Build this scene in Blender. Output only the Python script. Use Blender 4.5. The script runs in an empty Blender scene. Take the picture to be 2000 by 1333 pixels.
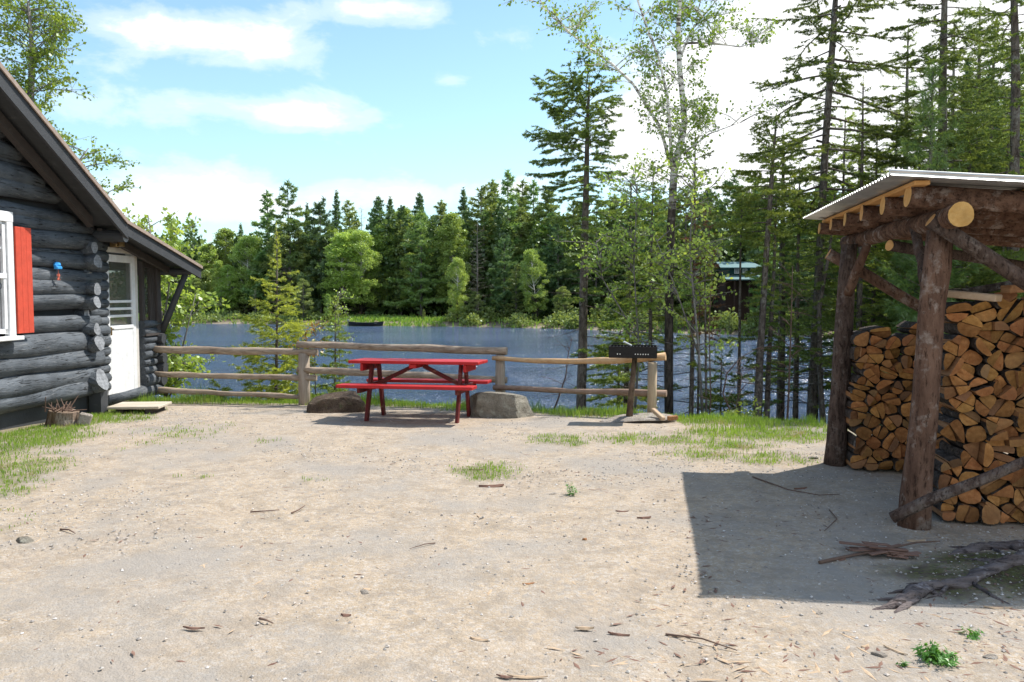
import bpy, math, random
import numpy as np
from mathutils import Vector, Matrix, Quaternion
R = math.radians
rnd = random.Random(7)
rng = np.random.default_rng(7)
scn = bpy.context.scene
COL = scn.collection

# ------------------------------------------------------------------ camera
F_PX, CH, PITCH = 1614.0, 1.5, R(3.24)
cam_d = bpy.data.cameras.new("camera"); cam = bpy.data.objects.new("camera", cam_d); COL.objects.link(cam)
cam.location = (0, 0, CH); cam.rotation_euler = (R(90) - PITCH, 0, 0)
cam_d.sensor_width = 36; cam_d.lens = 36 * F_PX / 2000; cam_d.clip_end = 3000; cam_d.clip_start = 0.05
scn.camera = cam

def P3(px, py, Y):
    """World point at depth Y that stands at a given place of the photograph (a measuring aid)."""
    a, b = px - 1000, 666.5 - py
    dy = F_PX * math.cos(PITCH) + b * math.sin(PITCH); dz = -F_PX * math.sin(PITCH) + b * math.cos(PITCH)
    t = Y / dy
    return Vector((a * t, Y, CH + dz * t))
def G(px, py, z=0.0):
    a, b = px - 1000, 666.5 - py
    dy = F_PX * math.cos(PITCH) + b * math.sin(PITCH); dz = -F_PX * math.sin(PITCH) + b * math.cos(PITCH)
    t = (z - CH) / dz
    return Vector((a * t, dy * t, z))

# ------------------------------------------------------------------ light
SUN = Vector((.837 * math.cos(R(55.4)), .547 * math.cos(R(55.4)), math.sin(R(55.4))))
SUN_STRENGTH, SKY_STRENGTH, EXPOSURE = 4.5, 0.135, 0.58
sd = bpy.data.lights.new("sun", 'SUN'); sd.energy = SUN_STRENGTH; sd.angle = R(0.53); sd.color = (1, .955, .89)
so = bpy.data.objects.new("sun", sd); COL.objects.link(so); so.location = (30, 20, 40)
so.rotation_euler = SUN.to_track_quat('Z', 'Y').to_euler()
scn.view_settings.view_transform = 'Standard'; scn.view_settings.look = 'None'
scn.view_settings.exposure = EXPOSURE; scn.view_settings.gamma = 1
scn.cycles.use_denoising = True
scn.cycles.max_bounces = 8; scn.cycles.transparent_max_bounces = 16; scn.cycles.sample_clamp_indirect = 6
scn.cycles.use_adaptive_sampling = True

# ------------------------------------------------------------------ node helper
class NT:
    def __init__(s, tree): s.t = tree; s.n = tree.nodes; s.l = tree.links
    def node(s, typ, **kw):
        n = s.n.new(typ)
        for k, v in kw.items():
            if k.startswith('i_'):
                key = k[2:]; key = int(key) if key.isdigit() else key.replace('_', ' ')
                s.put(n.inputs[key], v)
            else: setattr(n, k, v)
        return n
    def put(s, sock, v):
        if isinstance(v, bpy.types.NodeSocket): s.l.new(v, sock)
        else:
            if hasattr(sock.default_value, '__len__') and isinstance(v, (tuple, list)):
                v = tuple(v) + ((1,) if len(v) == 3 and len(sock.default_value) == 4 else ())
            sock.default_value = v
    def math(s, op, a, b=None, c=None):
        n = s.n.new('ShaderNodeMath'); n.operation = op; s.put(n.inputs[0], a)
        if b is not None: s.put(n.inputs[1], b)
        if c is not None: s.put(n.inputs[2], c)
        return n.outputs[0]
    def noise(s, vec, scale, detail=4, rough=.55, dist=0.0):
        n = s.node('ShaderNodeTexNoise'); s.put(n.inputs['Scale'], scale); s.put(n.inputs['Detail'], detail)
        s.put(n.inputs['Roughness'], rough); s.put(n.inputs['Distortion'], dist)
        if vec is not None: s.put(n.inputs['Vector'], vec)
        return n.outputs['Fac']
    def mapping(s, vec, scale=(1, 1, 1), rot=(0, 0, 0), loc=(0, 0, 0)):
        n = s.node('ShaderNodeMapping'); s.put(n.inputs[0], vec); n.inputs['Scale'].default_value = scale
        n.inputs['Rotation'].default_value = rot; n.inputs['Location'].default_value = loc
        return n.outputs[0]
    def ramp(s, fac, stops, interp='LINEAR'):
        n = s.n.new('ShaderNodeValToRGB'); n.color_ramp.interpolation = interp; s.put(n.inputs[0], fac)
        e = n.color_ramp.elements
        while len(e) < len(stops): e.new(0.5)
        for el, (p, c) in zip(e, stops):
            el.position = p; el.color = tuple(c) + (1,) if hasattr(c, '__len__') else (c, c, c, 1)
        return n.outputs[0]
    def mix(s, fac, a, b, mode='MIX'):
        n = s.n.new('ShaderNodeMix'); n.data_type = 'RGBA'; n.blend_type = mode
        s.put(n.inputs[0], fac); s.put(n.inputs[6], a); s.put(n.inputs[7], b)
        return n.outputs[2]
    def coord(s, which='Object'): return s.node('ShaderNodeTexCoord').outputs[which]
    def pos(s): return s.node('ShaderNodeNewGeometry').outputs['Position']
    def rand(s): return s.node('ShaderNodeObjectInfo').outputs['Random']
    def bump(s, h, strength=.5, dist=.02, normal=None):
        n = s.node('ShaderNodeBump'); n.inputs['Strength'].default_value = strength; n.inputs['Distance'].default_value = dist
        s.put(n.inputs['Height'], h)
        if normal is not None: s.put(n.inputs['Normal'], normal)
        return n.outputs[0]
def new_mat(name):
    m = bpy.data.materials.new(name); m.use_nodes = True; t = NT(m.node_tree); t.n.clear()
    out = t.node('ShaderNodeOutputMaterial'); return m, t, out
def principled(t, out, color, rough=.8, normal=None, metal=0, spec=.3):
    b = t.node('ShaderNodeBsdfPrincipled'); t.put(b.inputs['Base Color'], color); t.put(b.inputs['Roughness'], rough)
    t.put(b.inputs['Metallic'], metal); t.put(b.inputs['Specular IOR Level'], spec)
    if normal is not None: t.put(b.inputs['Normal'], normal)
    t.l.new(b.outputs[0], out.inputs[0]); return b

# ------------------------------------------------------------------ sky
world = bpy.data.worlds.new("World"); scn.world = world; world.use_nodes = True
w = NT(world.node_tree); w.n.clear()
sky = w.node('ShaderNodeTexSky', sky_type='NISHITA', sun_disc=False, sun_elevation=R(55.4), sun_rotation=R(56.8),
             air_density=1.0, dust_density=0.9, ozone_density=1.5, altitude=200)
gen = w.coord('Generated')
sep = w.node('ShaderNodeSeparateXYZ'); w.put(sep.inputs[0], gen)
az = w.math('ARCTAN2', sep.outputs[0], sep.outputs[1]); el = w.math('ARCSINE', sep.outputs[2])
cmb = w.node('ShaderNodeCombineXYZ'); w.put(cmb.inputs[0], az); w.put(cmb.inputs[1], w.math('MULTIPLY', el, 2.1))
n1 = w.noise(cmb.outputs[0], 7.5, 8, .60, .25)
n2 = w.noise(cmb.outputs[0], 2.2, 3, .5)
def sky_angles(px, py):
    a, b = px - 1000, 666.5 - py
    v = Vector((a, F_PX * math.cos(PITCH) + b * math.sin(PITCH), -F_PX * math.sin(PITCH) + b * math.cos(PITCH))).normalized()
    return math.atan2(v.x, v.y), math.asin(v.z)
clouds = [(285, 60, 130, 50, .9), (500, 78, 165, 62, 1.0), (720, 18, 190, 40, .95), (570, 225, 220, 42, .98), (180, 215, 130, 42, .6), (390, 385, 300, 85, .85),
          (215, 130, 70, 30, .4), (310, 185, 100, 26, .5), (790, 385, 180, 42, .9), (880, 160, 50, 22, .45), (960, 90, 120, 40, .25), (1020, 370, 90, 40, .8),
          (1640, 60, 380, 230, 1.25), (1500, 260, 300, 170, 1.1), (2000, 250, 400, 300, 1.0), (60, 60, 160, 70, .45), (1250, 270, 190, 110, .8)]
acc = None
for cx, cy, hw, hh, s in clouds:
    a0, e0 = sky_angles(cx, cy)
    da = w.math('MULTIPLY', w.math('SUBTRACT', az, a0), F_PX / hw); de = w.math('MULTIPLY', w.math('SUBTRACT', el, e0), F_PX / hh)
    r2 = w.math('ADD', w.math('MULTIPLY', da, w.math('MULTIPLY', da, 1.25)), w.math('MULTIPLY', de, w.math('MULTIPLY', de, 1.35)))
    g = w.math('MULTIPLY', w.math('EXPONENT', w.math('MULTIPLY', r2, -1.1)), s)
    acc = g if acc is None else w.math('ADD', acc, g)
behind = w.math('MULTIPLY', w.math('MINIMUM', w.math('MAXIMUM', w.math('MULTIPLY', sep.outputs[1], -2.0), 0.0), 1.0), .42)  # extra unseen cloud behind the camera, added to neutralise the blue fill in shade
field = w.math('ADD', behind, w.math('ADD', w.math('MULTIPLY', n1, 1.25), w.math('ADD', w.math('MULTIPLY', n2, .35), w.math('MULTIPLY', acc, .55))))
mask = w.ramp(field, [(0.86, 0.0), (1.0, .30), (1.24, 1.0)], 'EASE')
mask.node.color_ramp.elements[0].position = .62
f2 = w.math('MULTIPLY', field, .6)
w.put(mask.node.inputs[0], f2)
mask.node.color_ramp.elements[0].position = .58; mask.node.color_ramp.elements[1].position = .69; mask.node.color_ramp.elements[2].position = .84
hz = w.ramp(sep.outputs[2], [(0.0, .34), (.12, .16), (.4, 0.02)])
skyc = w.mix(w.math('MULTIPLY', hz, 1.0), sky.outputs[0], (6.0, 7.0, 7.2))
bright = w.mix(1.0, skyc, (.93, 1.10, 1.10), 'MULTIPLY')
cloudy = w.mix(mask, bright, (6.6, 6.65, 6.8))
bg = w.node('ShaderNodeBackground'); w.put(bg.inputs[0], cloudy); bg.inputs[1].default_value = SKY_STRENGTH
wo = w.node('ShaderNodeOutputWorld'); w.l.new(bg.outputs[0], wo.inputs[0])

# ------------------------------------------------------------------ noise in numpy
def vnoise(x, y, seed=0):
    x = np.asarray(x, float); y = np.asarray(y, float)
    xi = np.floor(x).astype(np.int64); yi = np.floor(y).astype(np.int64); fx = x - xi; fy = y - yi
    fx = fx * fx * (3 - 2 * fx); fy = fy * fy * (3 - 2 * fy)
    def h(a, b):
        n = (a * 374761393 + b * 668265263 + seed * 1442695041) & 0xffffffff
        n = ((n ^ (n >> 13)) * 1274126177) & 0xffffffff
        return ((n ^ (n >> 16)) & 0xffff) / 65535.0
    return (h(xi, yi) * (1 - fx) + h(xi + 1, yi) * fx) * (1 - fy) + (h(xi, yi + 1) * (1 - fx) + h(xi + 1, yi + 1) * fx) * fy
def fbm(x, y, seed=0, o=4):
    s = 0; a = .5
    for i in range(o): s = s + a * vnoise(np.asarray(x) * 2 ** i, np.asarray(y) * 2 ** i, seed + i); a *= .5
    return s / (1 - .5 ** o)
def sstep(a, b, x): t = np.clip((x - a) / (b - a), 0, 1); return t * t * (3 - 2 * t)

# ------------------------------------------------------------------ terrain
WATER_Z = -1.5
SHORE = [(-140, 24), (-60, 22), (-20, 19.4), (-5.2, 18.0), (-2.6, 17.6), (.8, 16.8), (3.6, 15.4), (5.9, 14.7), (7.6, 16.6), (9.8, 20.5), (14.5, 32), (23, 50), (25, 56), (19, 59.5),
         (12, 64), (5, 71), (-2, 75), (-7, 77), (-10, 77.5), (-15, 79), (-21, 82), (-34, 85), (-48, 82), (-75, 78), (-140, 70)]
def lake_dist(x, y):
    x = np.asarray(x, float); y = np.asarray(y, float); d = np.full(x.shape, 1e9); inside = np.zeros(x.shape, bool)
    n = len(SHORE)
    for i in range(n):
        ax, ay = SHORE[i]; bx, by = SHORE[(i + 1) % n]; ex, ey = bx - ax, by - ay
        t = np.clip(((x - ax) * ex + (y - ay) * ey) / (ex * ex + ey * ey), 0, 1)
        d = np.minimum(d, np.hypot(x - ax - t * ex, y - ay - t * ey))
        c = ((ay > y) != (by > y)) & (x < (bx - ax) * (y - ay) / (by - ay + 1e-12) + ax); inside ^= c
    return np.where(inside, -d, d)
def height(x, y):
    x = np.asarray(x, float); y = np.asarray(y, float)
    d = lake_dist(x, y) + (fbm(x * .9, y * .9, 3) - .5) * .5
    near = np.where(d < 0, WATER_Z + d * .25, WATER_Z + .3 * sstep(0, 3, d) + (1.2 - .035 * np.clip(y - 9, 0, 4)) * sstep(3.0, 5.35, d))
    far = np.where(d < 0, WATER_Z + d * .25, WATER_Z + .45 * sstep(0, 1.5, d) + .045 * np.clip(d - 7, 0, 200) + .012 * np.clip(d - 20, 0, 60))
    side = np.where(d < 0, WATER_Z + d * .25, WATER_Z + 1.1 * sstep(0, 2.5, d) + .05 * np.clip(d - 2.5, 0, 40))
    wf = sstep(40, 50, y); ws = sstep(6.4, 8.8, x) * sstep(10, 13, y) * (1 - wf)
    z = near * (1 - wf) * (1 - ws) + far * wf + side * ws
    yard = (1 - sstep(12, 20, np.hypot(x, y - 4)))
    z = z + yard * sstep(4.8, 5.6, d) * ((fbm(x * .8, y * .8, 11) - .5) * .035 + (fbm(x * 4, y * 4, 12, 3) - .5) * .012)
    z = z + (1 - yard) * sstep(1, 4, d) * (fbm(x * .25, y * .25, 14) - .5) * .5
    # low mossy rise round the roots at the right front
    z = z + .09 * np.exp(-(((x - 2.95) / .55) ** 2 + ((y - 4.3) / .36) ** 2))
    return z
def hz1(x, y): return float(height(np.array([x]), np.array([y]))[0])

def grass_amount(x, y):
    x = np.asarray(x, float); y = np.asarray(y, float)
    d = lake_dist(x, y); n = fbm(x * 1.3, y * 1.3, 21); n2 = fbm(x * 4.5, y * 4.5, 22)
    bank = (1 - sstep(5.3, 5.95, d + (n - .5) * .9)) * (x < 4.8) * (y < 20)
    bank = np.maximum(bank, (1 - sstep(5.6, 6.6, d + (n - .5) * .9)) * (x > 2.0) * (x < 4.8) * (y < 20))
    edge = -3.72 - .24 * (y - 6)
    left = sstep(.15, -.35, x - edge + (n - .5) * 1.5) * (y > 5) * (y < 16)
    left = left * sstep(.30, .54, n2 + .16 * (x < edge - .3))
    g = np.zeros_like(x)
    for cx, cy, rx, ry, s in [(-.22, 6.95, .28, .34, .9), (.5, 8.45, .35, .35, .8), (1.15, 8.5, .45, .35, .7), (1.75, 8.35, .5, .3, .8), (1.75, 7.6, .35, .3, .75), (2.35, 7.45, .45, .3, .7),
                              (2.75, 8.8, .75, .42, 1.25), (2.1, 8.1, .5, .3, .7), (-2.5, 8.3, .2, .2, .35), (-1.6, 6.6, .25, .1, .25), (-2.6, 6.7, .2, .1, .3), (-3.6, 8.9, .8, 1.2, .25)]:
        g = np.maximum(g, s * np.exp(-(((x - cx) / rx) ** 2 + ((y - cy) / ry) ** 2)))
    n3 = fbm(x * 11, y * 11, 23, 3)
    mid = sstep(.30, .95, g ** .6 * (.1 + .9 * n2 + .95 * n3))
    return np.clip(np.maximum(np.maximum(bank, left), mid), 0, 1)

def np_mesh(name, V, Fa, mats, parent=None, midx=None, smooth=False):
    """Link one mesh object from numpy arrays; Fa is (n,3) or (n,4)."""
    V = np.asarray(V, np.float32); Fa = np.asarray(Fa, np.int32); k = Fa.shape[1]
    me = bpy.data.meshes.new(name); me.vertices.add(len(V)); me.vertices.foreach_set('co', V.ravel())
    me.loops.add(Fa.size); me.loops.foreach_set('vertex_index', Fa.ravel())
    me.polygons.add(len(Fa)); me.polygons.foreach_set('loop_start', np.arange(0, Fa.size, k, dtype=np.int32))
    if midx is not None: me.polygons.foreach_set('material_index', np.asarray(midx, np.int32))
    me.polygons.foreach_set('use_smooth', np.full(len(Fa), smooth))
    me.update(calc_edges=True)
    for m in (mats if isinstance(mats, (list, tuple)) else [mats]): me.materials.append(m)
    o = bpy.data.objects.new(name, me); COL.objects.link(o)
    if parent: o.parent = parent
    return o
def tag(o, label=None, cat=None, group=None, kind=None):
    if label: o['label'] = label
    if cat: o['category'] = cat
    if group: o['group'] = group
    if kind: o['kind'] = kind
    return o
def empty(name, loc, label, cat, group=None, rot=(0, 0, 0)):
    o = bpy.data.objects.new(name, None); COL.objects.link(o); o.location = loc; o.rotation_euler = rot
    o.empty_display_size = .2
    return tag(o, label, cat, group)
def copy_tree(o, parent=None):
    c = o.copy(); COL.objects.link(c); c.parent = parent
    for ch in o.children: copy_tree(ch, c)
    return c

# ------------------------------------------------------------------ mesh builder
class MB:
    def __init__(s): s.v = []; s.f = []; s.m = []
    def add(s, vs, fs, mi=0):
        b = len(s.v); s.v += [tuple(p) for p in vs]; s.f += [tuple(i + b for i in f) for f in fs]
        s.m += [mi] * len(fs) if not hasattr(mi, '__len__') else list(mi)
    def box(s, c, size, M=None, mi=0, bev=0.0):
        x, y, z = size[0] / 2, size[1] / 2, size[2] / 2
        if bev <= 0:
            vs = [Vector((sx * x, sy * y, sz * z)) for sz in (-1, 1) for sy in (-1, 1) for sx in (-1, 1)]
            fs = [(0, 2, 3, 1), (4, 5, 7, 6), (0, 1, 5, 4), (2, 6, 7, 3), (0, 4, 6, 2), (1, 3, 7, 5)]
        else:
            b = min(bev, x * .9, y * .9, z * .9); vs = []; idx = {}
            for sx in (-1, 1):
                for sy in (-1, 1):
                    for sz in (-1, 1):
                        for a in range(3):
                            p = [sx * x, sy * y, sz * z]
                            for q in range(3):
                                if q != a: p[q] -= (sx, sy, sz)[q] * b
                            idx[(sx, sy, sz, a)] = len(vs); vs.append(Vector(p))
            fs = []
            for a in range(3):
                o1, o2 = (a + 1) % 3, (a + 2) % 3
                for sg in (-1, 1):
                    q = []
                    for s1, s2 in ((-1, -1), (1, -1), (1, 1), (-1, 1)):
                        k = [0, 0, 0]; k[a] = sg; k[o1] = s1; k[o2] = s2; q.append(idx[(k[0], k[1], k[2], a)])
                    fs.append(tuple(q) if sg > 0 else tuple(reversed(q)))
                for s1 in (-1, 1):
                    for s2 in (-1, 1):
                        q = []
                        for sg, ax in ((-1, o1), (1, o1), (1, o2), (-1, o2)):
                            k = [0, 0, 0]; k[a] = sg; k[o1] = s1; k[o2] = s2; q.append(idx[(k[0], k[1], k[2], ax)])
                        fs.append(tuple(q) if s1 * s2 > 0 else tuple(reversed(q)))
            for sx in (-1, 1):
                for sy in (-1, 1):
                    for sz in (-1, 1):
                        q = [idx[(sx, sy, sz, a)] for a in range(3)]
                        fs.append(tuple(q) if sx * sy * sz > 0 else tuple(reversed(q)))
        if M is not None: vs = [M @ p for p in vs]
        c = Vector(c); s.add([p + c for p in vs], fs, mi)
    def bar(s, a, b, wid, thick, up=(0, 0, 1), mi=0, bev=.004):
        """A board between two points: wid across, thick along 'up'."""
        a = Vector(a); b = Vector(b); d = b - a; L = d.length; x = d.normalized(); u = Vector(up)
        y = u.cross(x)
        if y.length < 1e-4: y = Vector((0, 1, 0)).cross(x)
        y.normalize(); z = x.cross(y)
        M = Matrix((x, y, z)).transposed()
        s.box((a + b) / 2, (L, wid, thick), M, mi, bev)
    def tube(s, pts, rad, seg=10, jit=0.0, caps=True, mi=0, mcap=None, rnd_=rnd, oval=1.0):
        pts = [Vector(p) for p in pts]; n = len(pts)
        if not hasattr(rad, '__len__'): rad = [rad] * n
        t0 = (pts[1] - pts[0]).normalized(); ref = Vector((0, 0, 1)) if abs(t0.z) < .9 else Vector((1, 0, 0))
        x = ref.cross(t0).normalized(); vs = []; ph = [rnd_.uniform(0, 6.28) for _ in range(4)]
        for i, p in enumerate(pts):
            t = (pts[min(i + 1, n - 1)] - pts[max(i - 1, 0)]).normalized()
            x = (x - t * x.dot(t)).normalized(); y = t.cross(x)
            for k in range(seg):
                a = 2 * math.pi * k / seg
                r = rad[i] * (1 + jit * (math.sin(2 * a + ph[0] + i * .7) * .5 + math.sin(3 * a + ph[1] - i * 1.1) * .4 + rnd_.uniform(-.5, .5)))
                vs.append(p + (x * math.cos(a) + y * math.sin(a) * oval) * r)
        fs = []; ms = []
        for i in range(n - 1):
            for k in range(seg):
                k2 = (k + 1) % seg; fs.append((i * seg + k, i * seg + k2, (i + 1) * seg + k2, (i + 1) * seg + k)); ms.append(mi)
        if caps:
            mc = mi if mcap is None else mcap
            fs.append(tuple(reversed(range(seg)))); ms.append(mc); fs.append(tuple(range((n - 1) * seg, n * seg))); ms.append(mc)
        s.add(vs, fs, ms)
    def build(s, name, mats, parent=None, smooth=False, auto=None):
        me = bpy.data.meshes.new(name); me.from_pydata([tuple(p) for p in s.v], [], s.f)
        for m in (mats if isinstance(mats, (list, tuple)) else [mats]): me.materials.append(m)
        for p, mi in zip(me.polygons, s.m): p.material_index = mi; p.use_smooth = smooth and len(p.vertices) <= 4
        me.update()
        o = bpy.data.objects.new(name, me); COL.objects.link(o)
        if parent: o.parent = parent
        return o
def centre_on(o, loc):
    """Put a world-space mesh's origin at loc without moving it."""
    loc = Vector(loc); o.data.transform(Matrix.Translation(-loc)); o.location = loc; return o
def lerp_pts(a, b, n, wob=0.0, r_=rnd):
    a = Vector(a); b = Vector(b)
    return [a.lerp(b, i / (n - 1)) + Vector([r_.uniform(-wob, wob) for _ in range(3)]) * (0 if i in (0, n - 1) else 1) for i in range(n)]

# ------------------------------------------------------------------ materials
def mat_ground():
    m, t, out = new_mat("gravel_ground"); p = t.pos()
    at = t.node('ShaderNodeAttribute', attribute_name='cover'); sepc = t.node('ShaderNodeSeparateColor'); t.put(sepc.inputs[0], at.outputs['Color'])
    fine = t.noise(p, 130, 3, .7); med = t.noise(p, 22, 4, .6); big = t.noise(p, .55, 4, .55); streak = t.noise(t.mapping(p, (2.2, .5, 1), (0, 0, R(-38))), 1.3, 4, .6, .4)
    vor = t.node('ShaderNodeTexVoronoi'); t.put(vor.inputs['Vector'], p); vor.inputs['Scale'].default_value = 75
    vor2 = t.node('ShaderNodeTexVoronoi'); t.put(vor2.inputs['Vector'], p); vor2.inputs['Scale'].default_value = 26
    sand = t.ramp(big, [(.3, (.40, .335, .265)), (.5, (.47, .395, .315)), (.7, (.43, .375, .32))])
    sand = t.mix(t.ramp(streak, [(.4, 0.0), (.60, .8)]), sand, (.52, .425, .32))
    grains = t.mix(t.ramp(fine, [(.3, .7), (.6, .0)]), sand, (.28, .235, .185))
    grains = t.mix(t.ramp(t.node('ShaderNodeSeparateColor', i_0=vor.outputs['Color']).outputs[0], [(.55, 0.0), (.95, .75)]), grains, (.53, .50, .47))
    grains = t.mix(t.ramp(t.node('ShaderNodeSeparateColor', i_0=vor2.outputs['Color']).outputs[1], [(.72, 0.0), (.9, .5)]), grains, (.30, .28, .265))
    grains = t.mix(t.ramp(med, [(.35, .35), (.55, 0.0)]), grains, (.27, .235, .20))
    tone = t.noise(p, 4.5, 6, .68, .3); grains = t.mix(t.ramp(tone, [(.36, .6), (.52, 0.0)]), grains, (.28, .24, .195)); grains = t.mix(t.ramp(tone, [(.55, 0.0), (.72, .35)]), grains, (.55, .49, .42))
    # grey crusher-dust patches
    grains = t.mix(t.ramp(t.noise(p, .8, 5, .6), [(.48, 0.0), (.62, .75)]), grains, (.33, .315, .30))
    soil = t.mix(t.ramp(med, [(.35, 0.0), (.65, 1.0)]), (.10, .085, .05), (.17, .17, .07))
    forest = t.mix(t.ramp(t.noise(p, 9, 5, .7), [(.35, 0.0), (.65, 1.0)]), (.045, .032, .02), (.09, .075, .035))
    grains = t.mix(1.0, grains, (.90, .86, .805), 'MULTIPLY')
    alpha = at.outputs['Alpha']
    tw = t.node('ShaderNodeTexWave', wave_type='BANDS', bands_direction='DIAGONAL'); t.put(tw.inputs['Vector'], p); tw.inputs['Scale'].default_value = 7.5; tw.inputs['Distortion'].default_value = 1.5; tw.inputs['Detail'].default_value = 3
    grains = t.mix(t.math('MULTIPLY', alpha, .18), grains, (.36, .285, .215))
    c = t.mix(t.math('MULTIPLY', sepc.outputs[0], .6), grains, soil)
    c = t.mix(sepc.outputs[1], c, forest)
    moss = t.mix(t.ramp(med, [(.4, 0.0), (.6, 1.0)]), (.075, .055, .04), (.10, .10, .035))
    c = t.mix(sepc.outputs[2], c, moss)
    # tyre tread bars pressed into the sand
    h = t.math('ADD', t.math('MULTIPLY', vor.outputs['Distance'], -.5), t.math('ADD', t.math('MULTIPLY', med, 1.4), t.math('ADD', t.math('MULTIPLY', fine, .8), t.math('MULTIPLY', t.math('MULTIPLY', tw.outputs['Fac'], alpha), .3))))
    principled(t, out, c, .95, t.bump(h, .55, .012), spec=.1)
    return m
def mat_water():
    m, t, out = new_mat("lake_water"); p = t.pos()
    a = t.noise(t.mapping(p, (1.0, 1.9, 1), (0, 0, R(-12))), 3.2, 3, .6, .6)
    b = t.noise(t.mapping(p, (1.0, 2.2, 1), (0, 0, R(14))), 8.5, 2, .6, .3)
    cc = t.noise(t.mapping(p, (.5, 1.6, 1), (0, 0, R(5))), .8, 2, .5)
    h = t.math('ADD', t.math('ADD', t.math('MULTIPLY', a, 1.0), t.math('MULTIPLY', b, .38)), t.math('MULTIPLY', cc, 1.2))
    g = t.noise(t.mapping(p, (.3, 1.2, 1)), .12, 3, .6, .5)
    bn = t.node('ShaderNodeBump'); bn.inputs['Distance'].default_value = .36; t.put(bn.inputs['Strength'], t.ramp(g, [(.38, .55), (.62, 1.0)])); t.put(bn.inputs['Height'], h)
    bs = principled(t, out, (.055, .09, .165), .12, bn.outputs[0], spec=.5); bs.inputs['IOR'].default_value = 1.38
    return m
def mat_bark(name, c1, c2, c3, sx=1, scale=14, bumpd=.02, rough=.95):
    m, t, out = new_mat(name); p = t.coord('Object')
    mp = t.mapping(p, (1, 1, .28) if sx == 1 else ((.25, 1, 1) if sx == 2 else (1, 1, 1)))
    a = t.noise(mp, scale, 5, .65, .3); b = t.noise(p, 3.1, 4, .6); v = t.node('ShaderNodeTexVoronoi'); t.put(v.inputs['Vector'], mp); v.inputs['Scale'].default_value = scale * 1.6
    fl = t.noise(mp, scale * 3.1, 4, .75, .2); fx = t.noise(p, scale * .9, 5, .7)
    c = t.mix(t.ramp(a, [(.35, 0.0), (.62, 1.0)]), c1, c2); c = t.mix(t.ramp(t.math('ADD', t.math('MULTIPLY', b, .45), t.math('MULTIPLY', fx, .55)), [(.53, 0.0), (.60, .85)]), c, c3)
    c = t.mix(t.ramp(fl, [(.36, .8), (.47, 0.0)]), c, tuple(x * .35 for x in c1))
    h = t.math('ADD', t.math('ADD', a, t.math('MULTIPLY', fl, .5)), t.math('MULTIPLY', v.outputs['Distance'], .6))
    principled(t, out, c, rough, t.bump(h, 1.0, bumpd * 1.3), spec=.12); return m
def mat_birch():
    m, t, out = new_mat("birch_bark"); p = t.coord('Object')
    a = t.noise(t.mapping(p, (4, 4, 14)), 1.6, 4, .6, .4); b = t.noise(p, 2.2, 4, .6)
    sepz = t.node('ShaderNodeSeparateXYZ'); t.put(sepz.inputs[0], p)
    low = t.math('ADD', t.math('MULTIPLY', sepz.outputs[2], -.23), t.math('MULTIPLY', b, .9))
    c = t.mix(t.ramp(a, [(.40, 1.0), (.50, 0.0)]), (.82, .79, .74), (.12, .10, .085))
    c = t.mix(t.ramp(t.math('ADD', low, 1.22), [(.45, 0.0), (.78, 1.0)]), c, t.mix(t.ramp(t.noise(t.mapping(p, (1, 1, .3)), 16, 4, .7), [(.4, 0.0), (.6, 1.0)]), (.03, .024, .02), (.10, .08, .065)))
    principled(t, out, c, .8, t.bump(a, .5, .01), spec=.2); return m
def mat_paint(name, col, rough=.55, wear=None, wearc=(.4, .3, .25), bumps=.15, scale=9):
    m, t, out = new_mat(name); p = t.coord('Object')
    n = t.noise(p, scale, 4, .6); g = t.noise(t.mapping(p, (1, 14, 14)), 3, 4, .6)
    c = t.mix(t.ramp(n, [(.3, 0.0), (.7, 1.0)]), tuple(x * .86 for x in col), tuple(min(1, x * 1.08) for x in col))
    if wear: c = t.mix(t.ramp(t.math('ADD', t.math('MULTIPLY', n, .5), t.math('MULTIPLY', g, .5)), [(wear, 0.0), (wear + .06, .85)]), c, wearc)
    principled(t, out, c, rough, t.bump(g, bumps, .01), spec=.35); return m
def mat_wood(name, c1, c2, axis=0, scale=5, rough=.8, bumps=.3, crack=None):
    m, t, out = new_mat(name); p = t.coord('Object')
    sc = [9, 9, 9]; sc[axis] = .7
    g = t.noise(t.mapping(p, sc), scale, 5, .65, .5); b = t.noise(p, 2.5, 3, .5)
    f = t.math('ADD', t.math('MULTIPLY', g, .7), t.math('MULTIPLY', b, .3))
    c = t.mix(t.ramp(f, [(.35, 0.0), (.65, 1.0)]), c1, c2)
    if crack: c = t.mix(t.ramp(g, [(.30, .85), (.37, 0.0)]), c, crack)
    principled(t, out, c, rough, t.bump(g, bumps, .012), spec=.15); return m
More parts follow.
